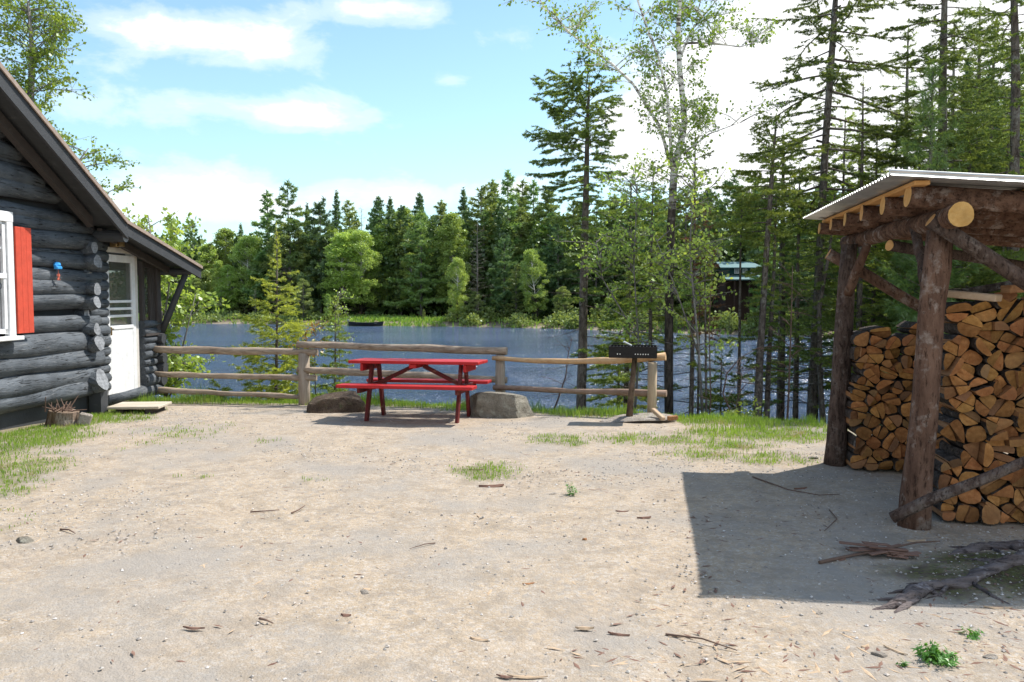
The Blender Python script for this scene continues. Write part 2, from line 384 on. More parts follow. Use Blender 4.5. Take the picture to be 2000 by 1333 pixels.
def mat_end(name, c1, c2, rings=38, vary=True):
    m, t, out = new_mat(name); p = t.coord('Object'); r = t.rand()
    off = t.node('ShaderNodeCombineXYZ'); t.put(off.inputs[0], t.math('MULTIPLY', t.math('SUBTRACT', r, .5), .12)); t.put(off.inputs[2], t.math('MULTIPLY', t.math('FRACT', t.math('MULTIPLY', r, 17.3)), .08))
    vadd = t.node('ShaderNodeVectorMath', operation='ADD'); t.put(vadd.inputs[0], p); t.put(vadd.inputs[1], off.outputs[0])
    vm = t.mapping(vadd.outputs[0], (1, .12, 1)); ln = t.node('ShaderNodeVectorMath', operation='LENGTH'); t.put(ln.inputs[0], vm)
    ring = t.math('SINE', t.math('MULTIPLY', t.math('ADD', ln.outputs['Value'], t.math('MULTIPLY', t.noise(p, 9, 3), .03)), rings * 6.28))
    n = t.noise(p, 26, 5, .7); big = t.noise(t.mapping(p, (1, 1, 1)), 6, 3, .6)
    c = t.mix(t.ramp(n, [(.3, 0.0), (.7, 1.0)]), c1, c2)
    c = t.mix(t.math('MULTIPLY', t.math('ADD', ring, 1.0), .10 if vary else 0.0), c, tuple(x * .45 for x in c1))
    c = t.mix(t.ramp(big, [(.48, 0.0), (.7, .55)]), c, tuple(x * .5 for x in c1))
    wth = t.ramp(t.math('FRACT', t.math('MULTIPLY', r, 31.7)), [(.62, 0.0), (.95, .7 if vary else 0.0)])
    c = t.mix(wth, c, (.20, .125, .075))
    hs = t.node('ShaderNodeHueSaturation'); t.put(hs.inputs['Color'], c); t.put(hs.inputs['Value'], t.math('ADD', t.math('MULTIPLY', r, .62 if vary else .2), .48 if vary else .95)); t.put(hs.inputs['Hue'], t.math('ADD', .49, t.math('MULTIPLY', t.math('FRACT', t.math('MULTIPLY', r, 7.7)), .022)))
    principled(t, out, hs.outputs[0], .85, t.bump(t.math('ADD', n, t.math('MULTIPLY', ring, .05)), .6, .012), spec=.12); return m
def mat_leaf(name, c1, c2, trans=.45, c3=None, nscale=1.4, hue=.02, val=.35, gloss=.06):
    m, t, out = new_mat(name); p = t.coord('Object'); r = t.rand()
    n = t.noise(p, nscale, 3, .6); n2 = t.noise(p, nscale * 11, 2, .6)
    f = t.math('ADD', t.math('MULTIPLY', n, .55), t.math('MULTIPLY', n2, .45))
    c = t.mix(t.ramp(f, [(.36, 0.0), (.62, 1.0)]), c1, c2)
    if c3: c = t.mix(t.ramp(t.noise(p, nscale * 2.3, 2, .5), [(.60, 0.0), (.68, .9)]), c, c3)
    hs = t.node('ShaderNodeHueSaturation'); t.put(hs.inputs['Color'], c)
    t.put(hs.inputs['Value'], t.math('ADD', t.math('MULTIPLY', r, val), 1 - val / 2)); t.put(hs.inputs['Hue'], t.math('ADD', .5 - hue / 2, t.math('MULTIPLY', t.math('FRACT', t.math('MULTIPLY', r, 5.1)), hue)))
    d = t.node('ShaderNodeBsdfDiffuse'); t.put(d.inputs[0], hs.outputs[0])
    tr = t.node('ShaderNodeBsdfTranslucent'); t.put(tr.inputs[0], t.mix(.5, hs.outputs[0], t.mix(1.0, hs.outputs[0], (1.5, 1.35, .6), 'MULTIPLY')))
    mx = t.node('ShaderNodeMixShader'); mx.inputs[0].default_value = trans; t.l.new(d.outputs[0], mx.inputs[1]); t.l.new(tr.outputs[0], mx.inputs[2])
    gl = t.node('ShaderNodeBsdfGlossy'); gl.inputs['Roughness'].default_value = .42; t.put(gl.inputs[0], (.7, .8, .7))
    m2 = t.node('ShaderNodeMixShader'); m2.inputs[0].default_value = gloss; t.l.new(mx.outputs[0], m2.inputs[1]); t.l.new(gl.outputs[0], m2.inputs[2])
    t.l.new(m2.outputs[0], out.inputs[0]); return m
def mat_plain(name, col, rough=.7, metal=0, spec=.3, nb=.0, scale=20):
    m, t, out = new_mat(name); p = t.coord('Object'); n = t.noise(p, scale, 3, .6)
    c = t.mix(t.ramp(n, [(.35, 0.0), (.65, 1.0)]), tuple(x * .82 for x in col), tuple(min(1, x * 1.12) for x in col))
    principled(t, out, c, rough, t.bump(n, nb, .01) if nb else None, metal, spec); return m
def mat_stone(name, c1, c2, c3):
    m, t, out = new_mat(name); p = t.coord('Object'); a = t.noise(p, 5.5, 7, .7, .3); b = t.noise(p, 48, 5, .75); l = t.noise(p, 11, 6, .75)
    c = t.mix(t.ramp(a, [(.35, 0.0), (.65, 1.0)]), c1, c2); c = t.mix(t.ramp(l, [(.55, 0.0), (.64, .8)]), c, c3)
    c = t.mix(t.ramp(b, [(.35, .5), (.5, 0.0)]), c, tuple(x * .4 for x in c1))
    principled(t, out, c, .92, t.bump(t.math('ADD', a, t.math('MULTIPLY', b, .45)), 1.0, .07), spec=.15); return m

def mat_logpaint(name, col, *a):
    m, t, out = new_mat(name); p = t.coord('Object')
    g = t.noise(t.mapping(p, (9, .8, 9)), 4, 5, .65, .8); n = t.noise(p, 3, 5, .6); cr = t.noise(t.mapping(p, (16, .55, 16)), 3.3, 3, .6, 1.2); sp_ = t.noise(p, 60, 3, .6)
    c = t.mix(t.ramp(n, [(.35, 0.0), (.65, 1.0)]), tuple(x * .72 for x in col), tuple(x * 1.2 for x in col))
    c = t.mix(t.ramp(g, [(.54, 0.0), (.68, .6)]), c, (.21, .215, .22)); c = t.mix(t.ramp(sp_, [(.66, 0.0), (.72, .6)]), c, (.3, .29, .28))
    c = t.mix(t.ramp(cr, [(.33, .92), (.385, 0.0)]), c, (.012, .012, .013))
    principled(t, out, c, .72, t.bump(t.math('ADD', t.math('MULTIPLY', g, .7), t.ramp(cr, [(.33, 0.0), (.40, 1.0)])), .8, .02), spec=.25); return m
M = {}
M['ground'] = mat_ground(); M['water'] = mat_water(); M['birch'] = mat_birch()
M['spruce_bark'] = mat_bark("spruce_bark", (.085, .066, .056), (.22, .185, .16), (.30, .285, .26), 1, 18)
M['far_bark'] = mat_bark("far_bark", (.12, .10, .085), (.22, .20, .18), (.3, .28, .26), 1, 4)
M['dead_wood'] = mat_bark("dead_wood", (.16, .145, .13), (.27, .25, .23), (.33, .32, .30), 1, 6)
M['shed_bark'] = mat_bark("shed_bark", (.10, .055, .038), (.20, .118, .082), (.31, .25, .21), 1, 11, .025)
M['shed_bark_h'] = mat_bark("shed_bark_beam", (.085, .045, .030), (.20, .115, .078), (.33, .26, .22), 0, 13, .025)
M['shed_bark_d'] = mat_bark("shed_bark_weathered", (.075, .05, .04), (.15, .105, .085), (.21, .17, .145), 1, 17, .03)
M['cut'] = mat_end("fresh_cut_end", (.54, .27, .09), (.68, .39, .16), 30, False)
M['fire_end'] = mat_end("firewood_end", (.33, .13, .04), (.61, .30, .11), 26)
M['fire_side'] = mat_wood("firewood_split", (.22, .095, .04), (.42, .22, .10), 1, 4)
M['fire_bark'] = mat_bark("firewood_bark", (.045, .034, .028), (.12, .095, .08), (.22, .2, .18), 0, 20)
M['lumber'] = mat_wood("purlin_lumber", (.50, .245, .08), (.62, .35, .14), 1, 4)
M['cabin_log'] = mat_logpaint("cabin_log_stain", (.092, .103, .116), .68)
M['cabin_dark'] = mat_paint("cabin_trim_stain", (.050, .052, .056), .7, .62, (.09, .09, .09), .4, 7)
M['cabin_brown'] = mat_paint("cabin_rafter_stain", (.060, .050, .046), .8, .6, (.09, .08, .07), .4, 7)
M['log_end'] = mat_end("log_end_grey", (.17, .175, .185), (.36, .37, .39), 30)
M['white'] = mat_paint("white_paint", (.76, .755, .75), .5, .61, (.56, .54, .51), .25, 9)
M['cream'] = mat_paint("aged_white_paint", (.62, .58, .53), .6, .62, (.42, .34, .27), .2, 8)
M['shutter'] = mat_paint("shutter_red", (.58, .075, .04), .6, .62, (.45, .11, .07), .3, 12)
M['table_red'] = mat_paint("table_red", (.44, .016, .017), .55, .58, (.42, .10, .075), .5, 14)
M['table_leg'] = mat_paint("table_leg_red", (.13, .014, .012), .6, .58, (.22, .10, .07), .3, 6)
M['rail_grey'] = mat_wood("weathered_rail", (.20, .145, .105), (.46, .37, .285), 0, 4, .9, .6, (.07, .055, .045))
M['rail_new'] = mat_wood("peeled_rail", (.46, .27, .13), (.62, .43, .25), 0, 3, .75, .3, (.25, .13, .06))
M['rail_brown'] = mat_wood("brown_rail", (.20, .12, .08), (.36, .26, .20), 0, 4, .85, .4)
M['post_grey'] = mat_wood("weathered_post", (.26, .20, .15), (.46, .38, .30), 2, 4, .9, .5, (.09, .07, .05))
M['post_new'] = mat_wood("pale_post", (.40, .29, .18), (.55, .43, .29), 2, 4, .8, .3)
M['roofing'] = mat_plain("roofing_edge", (.30, .255, .235), .9, nb=.3)
M['metal'] = mat_plain("galvanised_sheet", (.56, .56, .55), .38, .75, .5, .05, 6)
M['metal_post'] = mat_bark("rusty_post", (.08, .045, .035), (.20, .15, .10), (.26, .24, .15), 1, 9, .004)
M['grill'] = mat_plain("grill_black", (.016, .014, .014), .55, .4, .4, .1)
M['chrome'] = mat_plain("handle_steel", (.65, .65, .62), .35, .6)
M['brass'] = mat_plain("lamp_brass", (.30, .20, .09), .45, .7)
M['rock'] = mat_stone("boulder_stone", (.22, .195, .155), (.40, .365, .30), (.44, .43, .35))
M['rock_dark'] = mat_stone("boulder_mossy", (.085, .06, .045), (.17, .125, .09), (.13, .13, .07))
M['slab'] = mat_stone("slab_stone", (.36, .31, .26), (.50, .44, .37), (.5, .48, .45))
M['bark_chip'] = mat_wood("bark_chip", (.13, .065, .045), (.26, .16, .12), 0, 5)
M['pale_chip'] = mat_wood("pale_chip", (.38, .26, .16), (.55, .42, .29), 0, 5)
M['twig'] = mat_plain("twig_brown", (.15, .095, .07), .9, nb=.3)
M['blue'] = mat_plain("ornament_blue", (.05, .33, .75), .4)
M['coral'] = mat_plain("ornament_coral", (.65, .16, .10), .5)
M['step'] = mat_wood("doorstep_board", (.40, .34, .26), (.56, .50, .41), 0, 3)
M['teal'] = mat_plain("teal_roof", (.15, .25, .25), .5)
M['teal_dark'] = mat_plain("dark_green_wall", (.02, .065, .06), .8)
M['brown_wall'] = mat_plain("brown_wall", (.06, .035, .028), .8)
M['boat'] = mat_plain("boat_dark", (.03, .032, .035), .5)
M['boat_grey'] = mat_plain("boat_grey", (.25, .25, .26), .5)
M['root'] = mat_bark("root_bark", (.085, .065, .06), (.20, .165, .155), (.40, .36, .36), 2, 12, .03)
M['moss'] = mat_leaf("moss", (.07, .075, .03), (.12, .11, .045), .1)
def mat_glass(name, c1, c2, sc=(3, 3, 3)):
    m, t, out = new_mat(name); p = t.coord('Object'); n = t.noise(t.mapping(p, sc), 3, 4, .6, .6)
    principled(t, out, t.mix(t.ramp(n, [(.4, 0.0), (.6, 1.0)]), c1, c2), .12, spec=.5); return m
M['pane'] = mat_glass("window_glass", (.05, .022, .010), (.11, .05, .02))
M['curtain'] = mat_glass("screen_grey", (.22, .215, .21), (.33, .32, .31))
def mat_screen():
    m, t, out = new_mat("door_screen"); p = t.coord('Object')
    d = t.node('ShaderNodeBsdfDiffuse'); t.put(d.inputs[0], (.10, .105, .095)); tr = t.node('ShaderNodeBsdfTransparent')
    mx = t.node('ShaderNodeMixShader'); mx.inputs[0].default_value = .5; t.l.new(tr.outputs[0], mx.inputs[1]); t.l.new(d.outputs[0], mx.inputs[2])
    gl = t.node('ShaderNodeBsdfGlossy'); gl.inputs['Roughness'].default_value = .25; m2 = t.node('ShaderNodeMixShader'); m2.inputs[0].default_value = .08
    t.l.new(mx.outputs[0], m2.inputs[1]); t.l.new(gl.outputs[0], m2.inputs[2]); t.l.new(m2.outputs[0], out.inputs[0]); return m
M['screen'] = mat_screen()
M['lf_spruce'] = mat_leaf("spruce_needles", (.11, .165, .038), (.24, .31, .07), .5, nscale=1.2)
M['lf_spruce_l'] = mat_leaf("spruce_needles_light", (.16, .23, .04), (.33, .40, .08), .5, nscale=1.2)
M['lf_rust'] = mat_leaf("dead_needles", (.16, .06, .03), (.28, .12, .06), .3)
M['lf_sapling'] = mat_leaf("young_fir_needles", (.25, .34, .05), (.48, .54, .10), .55, nscale=1.6)
M['lf_birch'] = mat_leaf("birch_leaves", (.19, .31, .03), (.34, .46, .06), .5, nscale=2)
M['lf_alder'] = mat_leaf("alder_leaves", (.26, .40, .06), (.48, .60, .13), .5, nscale=2)
M['lf_maple'] = mat_leaf("orange_leaves", (.40, .22, .04), (.50, .30, .08), .4)
M['lf_fpine'] = mat_leaf("far_pine_needles", (.12, .23, .07), (.26, .38, .10), .45, nscale=.5)
M['lf_fspruce'] = mat_leaf("far_spruce_needles", (.075, .145, .055), (.17, .26, .08), .42, nscale=.5)
M['lf_fdecid'] = mat_leaf("far_leaves", (.27, .40, .08), (.44, .56, .14), .48, nscale=.5)
M['lf_folive'] = mat_leaf("far_olive_needles", (.17, .23, .065), (.30, .37, .10), .45, nscale=.5)
M['lf_fgrey'] = mat_leaf("grey_twigs", (.11, .105, .085), (.20, .19, .155), .2, nscale=.5)
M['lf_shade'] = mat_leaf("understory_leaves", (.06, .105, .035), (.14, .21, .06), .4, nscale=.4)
M['grass'] = mat_leaf("grass_blades", (.15, .27, .03), (.30, .45, .07), .45, c3=(.36, .33, .14), nscale=1.5)
M['weed'] = mat_leaf("weed_leaves", (.07, .19, .03), (.14, .32, .05), .4, nscale=8)

# ------------------------------------------------------------------ ground and water
TRACKS = [([(-3.4, 1.5), (-1.5, 3.4), (-.3, 5.2), (.35, 7.2)], .17), ([(-1.9, .8), (-.2, 2.9), (1.0, 4.8), (1.55, 6.6)], .17), ([(-5, 3.2), (-3.2, 4.2), (-1.8, 5.8), (-1.0, 7.6)], .15), ([(.6, 2.0), (.9, 4.0), (1.1, 6.5)], .14)]
def track_mask(x, y):
    m_ = np.zeros_like(x)
    for pts, w_ in TRACKS:
        for i in range(len(pts) - 1):
            ax, ay = pts[i]; ex, ey = pts[i + 1][0] - ax, pts[i + 1][1] - ay; t_ = np.clip(((x - ax) * ex + (y - ay) * ey) / (ex * ex + ey * ey), 0, 1)
            m_ = np.maximum(m_, 1 - sstep(.5, 1.15, np.hypot(x - ax - t_ * ex, y - ay - t_ * ey) / w_ + (fbm(x * 3, y * 3, 81) - .5) * .8))
    return m_ * sstep(.3, .6, fbm(x * .9, y * .9, 82))
def build_ground():
    tx = np.linspace(-5.6, 5.6, 520); xs = 3.0 * np.sinh(tx)
    ty = np.linspace(-2.6, 5.7, 430); ys = 6.5 + 3.0 * np.sinh(ty)
    X, Y = np.meshgrid(xs, ys); x = X.ravel(); y = Y.ravel(); z = height(x, y); tk = track_mask(x, y); z = z - tk * .008
    nx, ny = len(xs), len(ys); i = np.arange(nx * ny).reshape(ny, nx)
    Fq = np.stack([i[:-1, :-1], i[:-1, 1:], i[1:, 1:], i[1:, :-1]], -1).reshape(-1, 4)
    o = np_mesh('ground', np.stack([x, y, z], -1), Fq, M['ground'], smooth=True)
    g = grass_amount(x, y); d = lake_dist(x, y)
    far = sstep(40, 48, y)
    shoregrass = far * (1 - sstep(7, 9, d)) * np.clip(sstep(-20, -17, x) * (1 - sstep(-7, -5, x)) + .25, 0, 1) * sstep(-45, -40, -np.abs(x + 10) * 1.0)
    forest = np.clip(far * np.where((x > -18) & (x < -6), sstep(6, 9, d), sstep(.2, 1.2, d)) + (1 - far) * sstep(4.6, 6.5, x) * sstep(5.5, 8, y) + (y > 9.3) * (1 - far) * (1 - sstep(4.7, 5.3, d)), 0, 1)
    g = np.maximum(g, shoregrass)
    moss = sstep(.30, .75, np.exp(-(((x - 2.85) / .85) ** 2 + ((y - 4.3) / .42) ** 2)) + (fbm(x * 5, y * 5, 40) - .5) * .8)
    ca = o.data.color_attributes.new('cover', 'FLOAT_COLOR', 'POINT')
    ca.data.foreach_set('color', np.stack([g, forest, moss, tk], -1).astype(np.float32).ravel())
    tag(o, 'pale sandy gravel yard sloping to the wooded lake shore', 'ground', kind='structure')
    bpy.context.view_layer.update()
build_ground()
mb = MB(); mb.add([(-400, 11, WATER_Z), (60, 11, WATER_Z), (60, 120, WATER_Z), (-400, 120, WATER_Z)], [(0, 1, 2, 3)])
tag(mb.build('lake_water', M['water']), 'rippled blue lake behind the rail fence', 'lake', kind='structure')

# ------------------------------------------------------------------ grass blades
def blades(name, x, y, h, wid, mat, lean=.35, parent=None):
    n = len(x); z = height(x, y); a = rng.uniform(0, 2 * np.pi, n); l = rng.uniform(.05, lean, n) * h; wa = rng.uniform(0, np.pi, n)
    dx, dy = np.cos(wa) * wid / 2, np.sin(wa) * wid / 2; lx, ly = np.cos(a) * l, np.sin(a) * l
    V = np.stack([np.stack([x - dx, y - dy, z - .01], -1), np.stack([x + dx, y + dy, z - .01], -1),
                  np.stack([x + dx * .7 + lx * .4, y + dy * .7 + ly * .4, z + h * .6], -1), np.stack([x - dx * .7 + lx * .4, y - dy * .7 + ly * .4, z + h * .6], -1),
                  np.stack([x + lx, y + ly, z + h], -1)], 1).reshape(-1, 3)
    b = np.arange(n)[:, None] * 5
    Fa = np.concatenate([b + [0, 1, 2], b + [0, 2, 3], b + [3, 2, 4]])
    return np_mesh(name, V, Fa, mat, parent)
def scatter_grass():
    xs, ys, hs = [], [], []
    N = 420000
    x = rng.uniform(-7, 4.8, N); y = rng.uniform(5.2, 14.5, N); g = grass_amount(x, y); d = lake_dist(x, y)
    bank = (d < 6.3) & (d > 3.2)
    keep = (rng.uniform(0, 1, N) < g * np.where(bank, .42, .62)) & (x < 3.6) & ~((x < -5.45) & (y < 12.4))
    x, y, g, bank = x[keep], y[keep], g[keep], bank[keep]
    clump = fbm(x * 2.2, y * 2.2, 33); d = lake_dist(x, y)
    h = np.where(bank, (.05 + .14 * sstep(.4, .75, clump)) * rng.uniform(.6, 1.3, len(x)), .006 + .030 * rng.uniform(.1, 1.3, len(x)) * (.3 + clump))
    h = np.where(bank & (d > 5.2), h * .6, h)
    h = np.where((x > 1.9) & (y > 8.2) & ~bank, h * 1.5, h)
    h = h * np.where((x < -4.2) & (y > 8), 1.5, 1)
    o = blades('grass', x, y, h, .008, M['grass'])
    tag(o, 'green grass along the bank, by the cabin wall and in sparse yard patches', 'grass', kind='stuff')
scatter_grass()
def far_grass():
    n = 90000; x = rng.uniform(-42, 26, n); y = rng.uniform(52, 98, n); d = lake_dist(x, y); k = (d > -.3) & (d < 8.5) & (((x > -18) & (x < -6.5)) | (rng.uniform(0, 1, n) < .18)); x, y = x[k], y[k]
    o = blades('shore_grass', x, y, rng.uniform(.15, .45, len(x)), .16, M['grass'])
    tag(o, 'bright green grass on the far shore beyond the lake', 'grass', kind='stuff')
far_grass()

# ------------------------------------------------------------------ foliage tools
def unit(a): return a / (np.linalg.norm(a, axis=-1, keepdims=True) + 1e-9)
def rand_dirs(n): return unit(rng.normal(size=(n, 3)))
def needles(A, B, spacing, L, wid, spread=.9, fwd=.6, flat=0.0):
    """Thin triangles along segments A-B."""
    A = np.asarray(A, float); B = np.asarray(B, float); D = B - A; ln = np.linalg.norm(D, axis=1)
    k = np.maximum(1, np.round(ln / spacing)).astype(int); idx = np.repeat(np.arange(len(A)), k)
    t = rng.uniform(0, 1.05, len(idx))[:, None]; p = A[idx] + D[idx] * t; d = D[idx] / (ln[idx][:, None] + 1e-9)
    s = rand_dirs(len(idx)); s[:, 2] *= (1 - flat); s = s - d * np.sum(s * d, 1, keepdims=True); s = unit(s)
    ll = L * rng.uniform(.6, 1.3, len(idx))[:, None]
    tip = p + unit(d * fwd + s * spread) * ll; q = unit(np.cross(d, s) + rand_dirs(len(idx)) * .5) * wid / 2 * rng.uniform(.7, 1.3, len(idx))[:, None]
    V = np.stack([p - q, p + q, tip], 1).reshape(-1, 3); return V, np.arange(len(V)).reshape(-1, 3)
def leaves(P, size, droop=.3, up=0.0):
    n = len(P); a = rand_dirs(n); a[:, 2] -= droop; a = unit(a); b = rand_dirs(n); b[:, 2] += up; b = unit(np.cross(a, b))
    s = size * rng.uniform(.6, 1.3, n)[:, None]
    V = np.stack([P, P + a * s * .5 + b * s * .36, P + a * s, P + a * s * .5 - b * s * .36], 1).reshape(-1, 3)
    return V, np.arange(len(V)).reshape(-1, 4)

def conifer_parts(H, r0, start, nbr, Lfun, e0=-5, droop=.25, upturn=.15, tw=.35, tert=True, lean=(0, 0), seed=1, trunk_pts=None, twig_t0=.2, step=.09, dead_below=None, tip_r=.15, pw=1.0):
    """Trunk MB plus green segments of a conifer in its own coordinates. Lfun(fz, az) -> branch length."""
    rr = random.Random(seed); tm = MB()
    if trunk_pts is None: trunk_pts = [(lean[0] * t + rr.uniform(-.02, .02) * H * .1, lean[1] * t, H * t) for t in [i / 9 for i in range(10)]]
    tp = [Vector(p) for p in trunk_pts]; n = len(tp)
    tm.tube(tp, [r0 * (1 - (i / (n - 1)) * (1 - tip_r)) for i in range(n)], 9, .12, rnd_=rr)
    zs = [p.z for p in tp]
    def at_z(z):
        for i in range(n - 1):
            if zs[i + 1] >= z or i == n - 2:
                t = (z - zs[i]) / max(1e-6, zs[i + 1] - zs[i]); return tp[i].lerp(tp[i + 1], min(max(t, 0), 1))
    A, B = [], []; top = zs[-1]
    for k in range(nbr):
        fz = start + (1 - start) * ((k + rr.random() * .8) / nbr) ** pw
        z = top * min(fz, .995); a = k * 2.399 + rr.uniform(-.5, .5); L = Lfun(fz, a) * rr.uniform(.5, 1.25)
        if L < .04: continue
        p0 = at_z(z); dr = Vector((math.cos(a), math.sin(a), 0)); sd_ = Vector((-math.sin(a), math.cos(a), 0)); e = R(e0 + 38 * max(0, (fz - .75)) / .25 + rr.uniform(-14, 12))
        def path(t): return p0 + dr * (L * t * math.cos(e)) + Vector((0, 0, L * (t * math.sin(e) - droop * t * t + upturn * t ** 3))) + sd_ * (L * .08 * math.sin(t * 4 + k))
        m = 5; bp = [path(i / m) for i in range(m + 1)]
        rb = max(.0035, min(r0 * .2, .008 * L + .003)) * (1 if H < 9 else 1.2)
        tm.tube(bp, [rb * (1 - .8 * i / m) for i in range(m + 1)], 4, 0, caps=False, rnd_=rr)
        bare = dead_below is not None and fz < dead_below and rr.random() < .75
        if bare:
            for q in range(5):
                t = rr.uniform(.3, .95); c = path(t); s = rr.choice((-1, 1)); e2 = c + (dr * .5 + sd_ * s) * L * .22 + Vector((0, 0, -.05 * L)); tm.tube([c, e2], [rb * .3, rb * .12], 3, 0, caps=False, rnd_=rr)
            continue
        nt = max(3, int(L * (1 - twig_t0) / step))
        for i in range(m):
            if (i + 1) / m > twig_t0: A.append(bp[i]); B.append(bp[i + 1])
        for q in range(nt):
            t = twig_t0 + (1 - twig_t0) * (q + rr.random()) / nt; c = path(t); l2 = (tw * L * (1 - t) ** .8 + .3 * tw * min(L, 1)) * rr.uniform(.6, 1.2)
            for s in (-1, 1):
                if rr.random() < .15: continue
                dd = (dr * rr.uniform(.55, 1.0) + sd_ * s * rr.uniform(.6, 1.0) + Vector((0, 0, rr.uniform(-.35, .12)))).normalized(); e2 = c + dd * l2
                A.append(c); B.append(e2)
                if tert and l2 > .1:
                    for w_ in range(int(l2 / .05)):
                        tt = rr.uniform(.2, 1); c2 = c + dd * l2 * tt; s2 = rr.choice((-1, 1)); d3 = (dd * .8 + dr * .3 + sd_.cross(dd) * 0 + Vector((rr.uniform(-.5, .5), rr.uniform(-.5, .5), rr.uniform(-.5, .15)))).normalized()
                        A.append(c2); B.append(c2 + d3 * l2 * .38 * (1.1 - tt + .25))
    # leader
    A.append(tp[-1] - Vector((0, 0, min(.4, H * .04)))); B.append(tp[-1] + Vector((0, 0, .02 * H)))
    return tm, np.array([tuple(p) for p in A]), np.array([tuple(p) for p in B])

def tree_from(name, loc, tm, bark, Vf, Ff, leafm, label, cat, group=None, crown='crown', rot=0):
    t = empty(name, loc, label, cat, group, (0, 0, rot)); tm.build('trunk', bark, t, smooth=True)
    np_mesh(crown, Vf, Ff, leafm, t); return t

# ------------------------------------------------------------------ cabin
AL = R(4.0); CD = Vector((math.sin(AL), math.cos(AL), 0)); CN = Vector((math.cos(AL), -math.sin(AL), 0)); C0 = Vector((-5.475, 11.2, 0)); ZU = Vector((0, 0, 1))
def C(s, n, z): return C0 + CD * s + CN * n + ZU * z
cabin = empty('log_cabin', C0, 'dark grey log cabin with red shutter, white screen door and sloping roof', 'cabin')
inv = Matrix.Translation(-C0)
def cpart(mb_, name, mats, parent=None, smooth=False):
    o = mb_.build(name, mats); o.data.transform(inv); o.parent = parent or cabin
    if smooth:
        for p in o.data.polygons: p.use_smooth = len(p.vertices) <= 4
    return o
S_BR, Z_BR = -.44, 2.42          # where the roof breaks
S_TIP, Z_TIP = 1.70, 1.90
SL = math.tan(R(30.2)); S_RIDGE = -5.4
def roof_z(s):
    if s >= S_BR: return Z_BR + (Z_TIP - Z_BR) * (s - S_BR) / (S_TIP - S_BR)
    if s >= S_RIDGE: return Z_BR + (S_BR - s) * SL
    return Z_BR + (S_BR - S_RIDGE) * SL - (S_RIDGE - s) * SL
wl = MB(); rc = random.Random(3)
z = .30; k = 0
while z < 5.2:
    r = .105 + rc.uniform(-.014, .02) + (.012 if z < 1.2 else 0)
    zz = z
    s1 = -.33; s0 = -10.3
    zt = zz + .14
    if zt > roof_z(-.6): s1 = S_BR - (zt - Z_BR) / SL
    s0 = max(s0, 2 * S_RIDGE - s1) if zt > roof_z(-.6) else s0
    if s1 - s0 < .5: break
    tilt = rc.uniform(-.012, .012); npt = 14
    pts = [C(s0 + (s1 - s0) * i / (npt - 1), rc.uniform(-.012, .012), zz + tilt * (i - 6) + rc.uniform(-.008, .008)) for i in range(npt)]
    tap = rc.choice((-1, 1)) * .012
    wl.tube(pts, [r * 1.04 + tap * (i / 7 - 1) + rc.uniform(-.006, .006) for i in range(npt)], 16, .13, rnd_=rc)
    if rc.random() < .55: wl.tube([C(s0 + (s1 - s0) * i / 7, .035 + rc.uniform(-.01, .01), zz + r * .93 + rc.uniform(-.01, .01)) for i in range(8)], [.026 + rc.uniform(-.006, .008) for i in range(8)], 7, .1, rnd_=rc)
    z += r * 1.78; k += 1
wl.box(C(-5.3, -.16, 1.28), (.1, 9.8, 2.1), Matrix.Rotation(-AL, 3, 'Z'))
cpart(wl, 'wall', M['cabin_log'], smooth=True)
# gable infill behind the upper logs
gi = MB(); prof = [(-10.2, .2), (-.4, .2), (-.4, roof_z(-.4) - .1), (S_RIDGE, roof_z(S_RIDGE) - .1), (-10.2, roof_z(-10.2) - .1)]
gi.add([C(s, -.09, z_) for s, z_ in prof], [(0, 1, 2, 3, 4)])
cpart(gi, 'wall_backing', M['cabin_dark'])
# saddle notched cross wall whose ends stick out
xw = MB(); z = .22; i = 0
for r in (.15, .14, .105, .10, .10, .095, .10, .095, .10, .095, .10, .10, .1):
    z += r
    if z > 2.3: break
    zz = z; L = (rc.uniform(.16, .23) if i % 3 != 1 else rc.uniform(.03, .08)) + (.04 if i < 2 else 0); r *= rc.uniform(.82, 1.06)
    ss = -.58 + rc.uniform(-.02, .02) + (.04 if i < 2 else 0)
    xw.tube([C(ss, -.3, zz), C(ss, 0, zz), C(ss, L * .6, zz), C(ss, L, zz + rc.uniform(-.03, .03))], [r, r, r * 1.0, r * rc.uniform(.75, .95)], 14, .16, mi=0, mcap=1, rnd_=rc)
    # flange of the lean-to wall log between the corner and the door
    z += r * .82; i += 1
cpart(xw, 'corner_log_ends', [M['cabin_log'], M['log_end']])
fl = MB(); z = .2
while z < 2.15:
    r = rc.uniform(.06, .085); z += r
    fl.tube([C(-.52, .02, z), C(-.1, .02, z)], r, 12, .06, rnd_=rc); z += r * .8
fl.box(C(-.3, -.08, 1.2), (.08, .56, 2.2), Matrix.Rotation(-AL, 3, 'Z'))
cpart(fl, 'short_wall', M['cabin_log'], smooth=True)
# foundation: dark board standing in for the shade under the wall, plus post
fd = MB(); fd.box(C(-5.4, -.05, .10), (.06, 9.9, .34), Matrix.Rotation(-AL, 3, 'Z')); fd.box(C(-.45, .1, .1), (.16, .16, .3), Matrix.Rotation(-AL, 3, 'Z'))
cpart(fd, 'foundation_and_shade', M['cabin_dark'])
RC = Matrix.Rotation(-AL, 3, 'Z')
